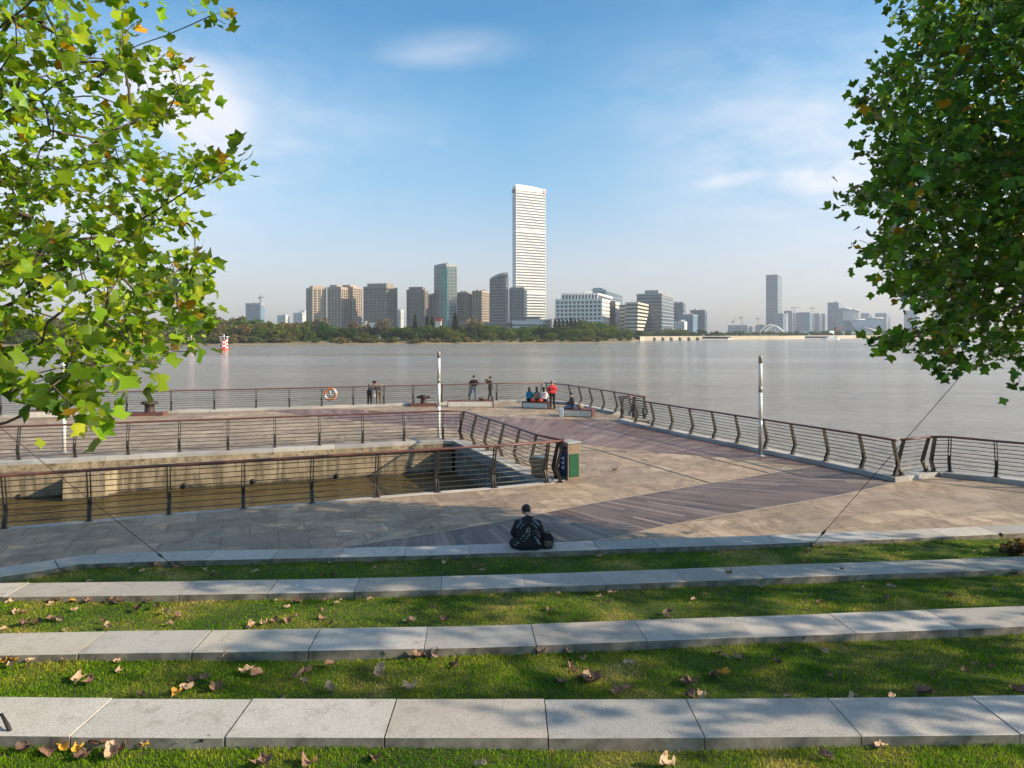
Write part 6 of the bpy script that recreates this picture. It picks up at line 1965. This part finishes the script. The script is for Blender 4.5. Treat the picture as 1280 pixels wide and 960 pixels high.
# two people leaning over a tripod at the far railing
p1 = at(462, 508, 0); p2 = at(473.5, 508, 0)
person('person in grey checked jacket and black trousers bending over a tripod at the railing', tuple(p1), -.35, stand(chest=(.10, .10, 1.26), neck=(.19, .17, 1.39), head=(.27, .23, 1.49), face=(.4, .7, -.5), shL=(-.09, .08, 1.37), shR=(.28, .14, 1.30), elL=(-.10, .22, 1.1), elR=(.30, .34, 1.08), wrL=(.1, .42, 1.12), wrR=(.28, .50, 1.16)),
       ('cl_greycheck', 'cl_black', 'cl_shoe'))
person('person in a dark jacket and brown trousers leaning on the far railing beside a tripod', tuple(p2), .30, stand(chest=(-.08, .12, 1.27), neck=(-.18, .2, 1.40), head=(-.26, .26, 1.50), face=(-.4, .7, -.5), shL=(-.27, .14, 1.34), shR=(.10, .12, 1.38), elL=(-.28, .34, 1.1), elR=(.34, .30, 1.26), wrL=(-.2, .5, 1.14), wrR=(.40, .5, 1.18)),
       ('cl_greycheck', 'cl_brown', 'cl_shoe'), hair='hair')
tp_ = at(469, 506, 0); tr2 = empty('tripod', tuple(tp_), 'camera tripod standing between the two people at the far railing', 'tripod')
for a in (0.5, 2.6, 4.7): MB().tube([(0, 0, 1.05), (.26 * math.cos(a), .26 * math.sin(a), 0)], [.018, .012], 6).build('leg', 'steel', tr2)
MB().tube([(0, 0, .8), (0, 0, 1.25)], .016, 8).build('centre_column', 'steel', tr2)
MB().box((0, 0, 1.30), (.14, .12, .10), bev=.015).tube([(0, .05, 1.30), (0, .16, 1.30)], .04, 12).build('camera', 'cl_black', tr2)
# standing man with hands on the railing, and woman taking a picture
p_ = at(592.5, 501.5, 0)
person('person in a black jacket and blue jeans standing at the far railing', tuple(p_), .1, stand(hipL=(-.1, 0, .90), hipR=(.1, 0, .90), anL=(-.30, -.05, .10), knL=(-.2, .02, .5), anR=(.10, .0, .1), elL=(-.33, .05, 1.16), wrL=(-.27, .25, 1.12), elR=(.33, .05, 1.16), wrR=(.28, .25, 1.12), extra=[((-.12, 0, 1.28), (.12, 0, 1.28), .14, .14, 0)]),
       ('cl_black', 'cl_jeans', 'cl_shoe'), scale=1.03)
p_ = at(613, 500.5, 0)
person('person in a black coat raising a camera to take a picture at the far railing', tuple(p_), 1.25, stand(elL=(-.28, .20, 1.30), wrL=(-.10, .34, 1.52), elR=(.28, .20, 1.30), wrR=(.10, .34, 1.52), anL=(-.1, .12, .1), anR=(.1, -.12, .1), handL=(.3, .3, .8), handR=(-.3, .3, .8), extra=[((-.07, 0, .95), (.07, 0, .95), .13, .13, 0), ((-.07, 0, .84), (.07, 0, .84), .13, .125, 0)]),
       ('cl_black', 'cl_black', 'cl_shoe'), scale=.97)
b_ = at(607, 500.5, 0)
ph_ = empty('phone', (p_.x - .40, p_.y + .12, 1.53), 'small camera held up by the person in the black coat', 'camera'); MB().box((0, 0, 0), (.05, .13, .08), bev=.01).build('body', 'cl_black', ph_)
MB().tube([(-.02, 0, 0), (-.06, 0, 0)], .025, 10).build('lens', 'iron', ph_)


# benches
def bench(label, c, rz, lx, ly, h, panel, topm, group):
    r_ = empty('bench', c, label, 'bench', group, rz)
    MB().box((0, 0, h * .5 - .02), (lx, ly, h - .10), bev=.01).build('side_panel', panel, r_)
    MB().box((0, 0, .03), (lx * .96, ly * .92, .06)).build('plinth', 'dark_metal', r_)
    mb = MB(); k_ = 6
    for i in range(k_): mb.box((0, -ly / 2 + ly * (i + .5) / k_, h - .03), (lx + .04, ly / k_ - .012, .045), bev=.005)
    mb.build('seat', topm, r_)
    for s_ in (-1, 1): MB().box((s_ * (lx / 2 + .012), 0, h / 2), (.05, ly + .03, h + .01), bev=.006).build('end_board', 'bench_wood', r_)
    return r_


BG = 'box benches on the promenade'
c1 = at(588.5, 508.5, 0); bench('long bench with pale side panels in front of the standing people', (c1.x, c1.y, 0), .02, 2.85, .55, .42, 'bench_panel', 'bench_wood', BG)
c2 = at(671, 510, 0); bench('bench with four people on it near the railing corner', (c2.x, c2.y, 0), -.42, 1.7, .62, .40, 'bench_panel', 'bench_wood', BG)
c3 = at(722, 520, 0); bench('bench where a person in jeans sits facing the river', (c3.x, c3.y, 0), -.30, 1.75, .9, .42, 'bench_panel', 'bench_wood', BG)
c4 = at(58, 522, 0); bench('bench behind the leaves at the left edge', (c4.x, c4.y, 0), .15, 1.6, .55, .42, 'bench_panel', 'bench_wood', BG)
hb_ = empty('shoulder_bag', (c1.x + .75, c1.y, .42), 'brown bag lying on the long bench with pale panels', 'bag')
MB().ball((0, 0, .09), (.27, .16, .11), nu=24, nv=14).build('bag', 'cl_brown', hb_); MB().tube([(-.15, 0, .15), (0, .02, .24), (.15, 0, .15)], .012, 6).build('handle', 'cl_brown', hb_)

# four seated on the second bench (facing the river), one standing in red
ex = lambda i: (c2.x + (i - 1.0) * .46, c2.y + .02 - (i - 1.0) * .2, 0)
SG = None
person('person in a bright blue top sitting on the bench near the railing corner', ex(0), -.3, sit(.42, head=(0, .05, 1.17), neck=(0, .04, 1.05), chest=(0, .02, .90), shL=(-.15, .03, .93), shR=(.15, .03, .93), long_hair=True), ('cl_blue', 'cl_black', 'cl_shoe'))
person('person in a brown patterned top sitting in the middle of the bench', ex(1.0), -.2, sit(.42, head=(0, .05, 1.20), neck=(0, .04, 1.07), chest=(0, .02, .92), shL=(-.15, .03, .94), shR=(.15, .03, .94), long_hair=True), ('cl_pattern', 'cl_black', 'cl_shoe'))
person('person in a white top sitting at the right end of the bench', ex(1.95), -.1, sit(.42, head=(0, .05, 1.20), neck=(0, .04, 1.07), chest=(0, .02, .92), shL=(-.15, .03, .94), shR=(.15, .03, .94), long_hair=True), ('cl_white', 'cl_black', 'cl_shoe'))
for i, (dx, cc, lab) in enumerate(((.55, 'cl_orange', 'red bag lying on the bench behind the patterned top'), (1.55, 'cl_orange', 'red bag lying on the bench behind the white top'))):
    b0 = Vector(ex(dx)); r_ = empty('handbag', (b0.x - .05, b0.y - .22, .42), lab, 'bag')
    MB().ball((0, 0, .08), (.17, .10, .10), nu=20, nv=12).build('bag', cc, r_); MB().tube([(-.08, 0, .14), (0, 0, .22), (.08, 0, .14)], .01, 6).build('handle', cc, r_)
p_ = at(690.5, 511.5, 0)
person('person in a red shirt and black trousers standing behind the bench', tuple(p_), .15, stand(elL=(-.26, .10, 1.12), wrL=(-.13, .28, 1.12), elR=(.28, .06, 1.12), wrR=(.16, .26, 1.14), anL=(-.13, -.06, .1), anR=(.14, .05, .1), head=(.0, .05, 1.58), face=(0, .8, -.35), extra=[((-.12, 0, 1.28), (.12, 0, 1.28), .13, .13, 0), ((-.1, 0, 1.02), (.1, 0, 1.02), .13, .13, 0)]),
       ('cl_red', 'cl_black', 'cl_shoe'), hair='grey_hair', scale=1.03)
sp_ = Vector((c3.x - .25, c3.y + .05, 0))
person('person in a black top and blue jeans sitting sideways on the bench facing left', (sp_.x, sp_.y, 0), 1.35, sit(.42, head=(0, .12, 1.20), neck=(0, .08, 1.07), chest=(0, .04, .92), shL=(-.155, .05, .95), shR=(.155, .05, .95), wrL=(-.05, .40, .75), wrR=(.05, .40, .75)), ('cl_black', 'cl_jeans', 'cl_shoe'))
r_ = empty('backpack', (c3.x + .12, c3.y - .2, .42), 'tan patterned bag leaning on the bench behind the person in jeans', 'bag'); MB().ball((0, 0, .16), (.2, .15, .18), nu=20, nv=12).build('bag', 'cl_tan', r_); MB().tube([(-.08, 0, .3), (0, 0, .38), (.08, 0, .3)], .012, 6).build('handle', 'cl_tan', r_)
r_ = empty('shopping_bag', (c3.x - .95, c3.y - .45, 0), 'pale blue bag standing on the ground at the left end of the bench', 'bag'); MB().box((0, 0, .24), (.26, .16, .48), bev=.03).build('bag', 'cl_pale', r_); MB().tube([(-.07, 0, .47), (0, 0, .60), (.07, 0, .47)], .01, 6).build('handle', 'cl_white', r_)
person('person in dark clothes sitting on the bench behind the leaves at the left edge', (c4.x - .35, c4.y + .02, 0), .5, sit(.42, wrL=(-.03, .16, 1.02), elL=(-.22, .2, .75), face=(-.5, .7, -.1)), ('cl_black', 'cl_jacket', 'cl_shoe'))


# lamp poles
def pole(label, p, h, rot=0):
    r_ = empty('lamp_pole', (p.x, p.y, 0), label, 'lamp pole', 'white lamp poles', rot)
    MB().lathe((0, 0, 0), [(.16, 0), (.16, .02), (.095, .03), (.095, .05)], 20).build('base_plate', 'steel', r_)
    MB().lathe((0, 0, .03), [(.072, 0), (.072, 1.1), (.070, 1.35)], 20).build('lower_tube', 'steel' if label.startswith('right') else 'white_paint', r_)
    MB().lathe((0, 0, 1.38), [(.070, 0), (.068, 1.05)], 20).build('mid_tube', 'white_paint', r_)
    MB().lathe((0, 0, 2.43), [(.073, 0), (.073, .24)], 20).build('collar', 'lamp_band', r_)
    MB().lathe((0, 0, 2.67), [(.068, 0), (.066, h - 2.95)], 20).build('upper_tube', 'white_paint', r_)
    MB().lathe((0, 0, h - .28), [(.072, 0), (.072, .22), (.06, .28), (.01, .29)], 20).build('lamp_head', 'lamp_band', r_)


pole('right white lamp pole standing by the curved railing', at(950.5, 570), 3.82)
pole('white lamp pole standing behind the far railing of the dock, middle of the view', at(548.5, 546.5), 3.85)
pole('white lamp pole at the left partly hidden by leaves', at(80, 568 - 3), 3.85)

# mooring bollards
def bollard(label, p, rz, kind):
    r_ = empty('mooring_bollard', (p.x, p.y, 0), label, 'bollard', None, rz)
    MB().box((0, 0, .09), (1.75, .75, .18), bev=.015).build('base', 'bench_wood', r_)
    if kind == 0:
        MB().lathe((0, 0, .18), [(.30, 0), (.27, .05), (.25, .35), (.29, .42), (.44, .46), (.46, .50), (.46, .56), (.40, .60), (.01, .62)], 28).build('bollard', 'iron', r_)
    else:
        MB().lathe((0, 0, .18), [(.24, 0), (.20, .06), (.17, .28), (.22, .36), (.26, .44), (.24, .52), (.01, .55)], 24).build('bollard', 'iron', r_)
        MB().tube([(-.42, 0, .60), (-.30, 0, .57), (0, 0, .58), (.30, 0, .57), (.42, 0, .60)], [.09, .075, .09, .075, .09], 12).build('horn', 'iron', r_)
    for x in (-.7, .7):
        MB().tube([(x, -.25, .18), (x, -.25, .21)], .04, 6).build('bolt', 'iron', r_)


bollard('broad round iron mooring bollard on a red brown base at the left', at(187, 519, 0), .12, 0)
bollard('horned iron mooring bollard on a red brown base left of the middle lamp pole', at(529.5, 507.5, 0), .08, 1)

# life ring on the far railing
lr = at(413.5, 506.8, .0); q0 = Vector((lr.x, lr.y - .12, .15 + .60))
r_ = empty('life_ring', tuple(q0), 'orange and white life ring with ropes hanging on the far railing', 'life ring')
for k_ in range(8):
    a0, a1 = k_ * math.pi / 4 + .15, (k_ + 1) * math.pi / 4 + .15
    pts = [(.36 * math.cos(a0 + (a1 - a0) * j / 5), 0, .36 * math.sin(a0 + (a1 - a0) * j / 5)) for j in range(6)]
    MB().tube(pts, .06, 12).build('ring_segment', 'buoy_orange' if k_ % 4 else 'buoy_white', r_)
MB().tube([(0, 0, .38), (0, -.02, -.38)], .03, 8).tube([(-.26, 0, .1), (.26, 0, .1)], .022, 6).tube([(-.24, 0, -.16), (.24, 0, -.16)], .022, 6).tube([(-.2, 0, .2), (.2, 0, -.2)], .02, 6).build('bracket', 'steel', r_)
MB().tube([(.45 * math.cos(a), .0 + .01, .45 * math.sin(a)) for a in np.linspace(0, 6.3, 25)], .012, 5).build('grab_rope', 'buoy_white', r_)

# waste bin with two compartments
bn = at(712.5, 599.5, 0); r_ = empty('waste_bin', (bn.x, bn.y + .22, 0), 'tall recycling bin with green and dark blue panels at the dock corner', 'waste bin', None, R(28))
W_, D_, Hh = .46, .54, 1.15
MB().box((0, 0, Hh / 2), (W_, D_, Hh), bev=.012).build('body', 'bin_beige', r_)
MB().box((0, 0, Hh + .03), (W_ + .06, D_ + .06, .06), bev=.02).build('lid', 'f_grey', r_)
MB().box((0, -D_ / 2 - .006, .46), (W_ - .10, .02, .74), bev=.004).build('green_door', 'green_panel', r_)
MB().box((-W_ / 2 - .006, 0, .50), (.02, D_ - .10, .82), bev=.004).build('blue_door', 'blue_panel', r_)
sg = MB().box((-W_ / 2 - .020, 0, .52), (.008, .30, .52), bev=.002).build('sign', 'blue_sign', r_)
mk = MB()
for z in (.36, .52, .66): mk.box((-W_ / 2 - .026, 0, z), (.004, .16, .05)); mk.box((-W_ / 2 - .026, -.05, z + .035), (.004, .05, .06))
o = mk.build('pictogram', 'white_paint', sg); 
MB().box((-W_ / 2 - .004, 0, 1.0), (.02, D_ - .18, .13)).build('slot', 'black_gap', r_)
MB().box((0, -D_ / 2 - .004, 1.0), (W_ - .2, .012, .10)).build('slot', 'bin_beige', r_)
MB().box((0, 0, .03), (W_ - .06, D_ - .06, .06)).build('plinth', 'dark_metal', r_)
cb = at(674.5, 597, 0); r_ = empty('utility_cabinet', (cb.x, cb.y, 0), 'low beige metal cabinet behind the dock railing next to the bin', 'cabinet', None, R(-28))
MB().box((0, 0, .36), (.44, .34, .60), bev=.01).build('body', 'bin_beige', r_); MB().box((0, 0, .68), (.48, .38, .05), bev=.01).build('lid', 'steel', r_)
for a in (-1, 1): MB().tube([(a * .15, 0, 0), (a * .15, 0, .08)], .03, 8).build('foot', 'iron', r_)
MB().box((0, -.178, .36), (.34, .012, .48), bev=.003).build('door', 'bin_beige', r_)
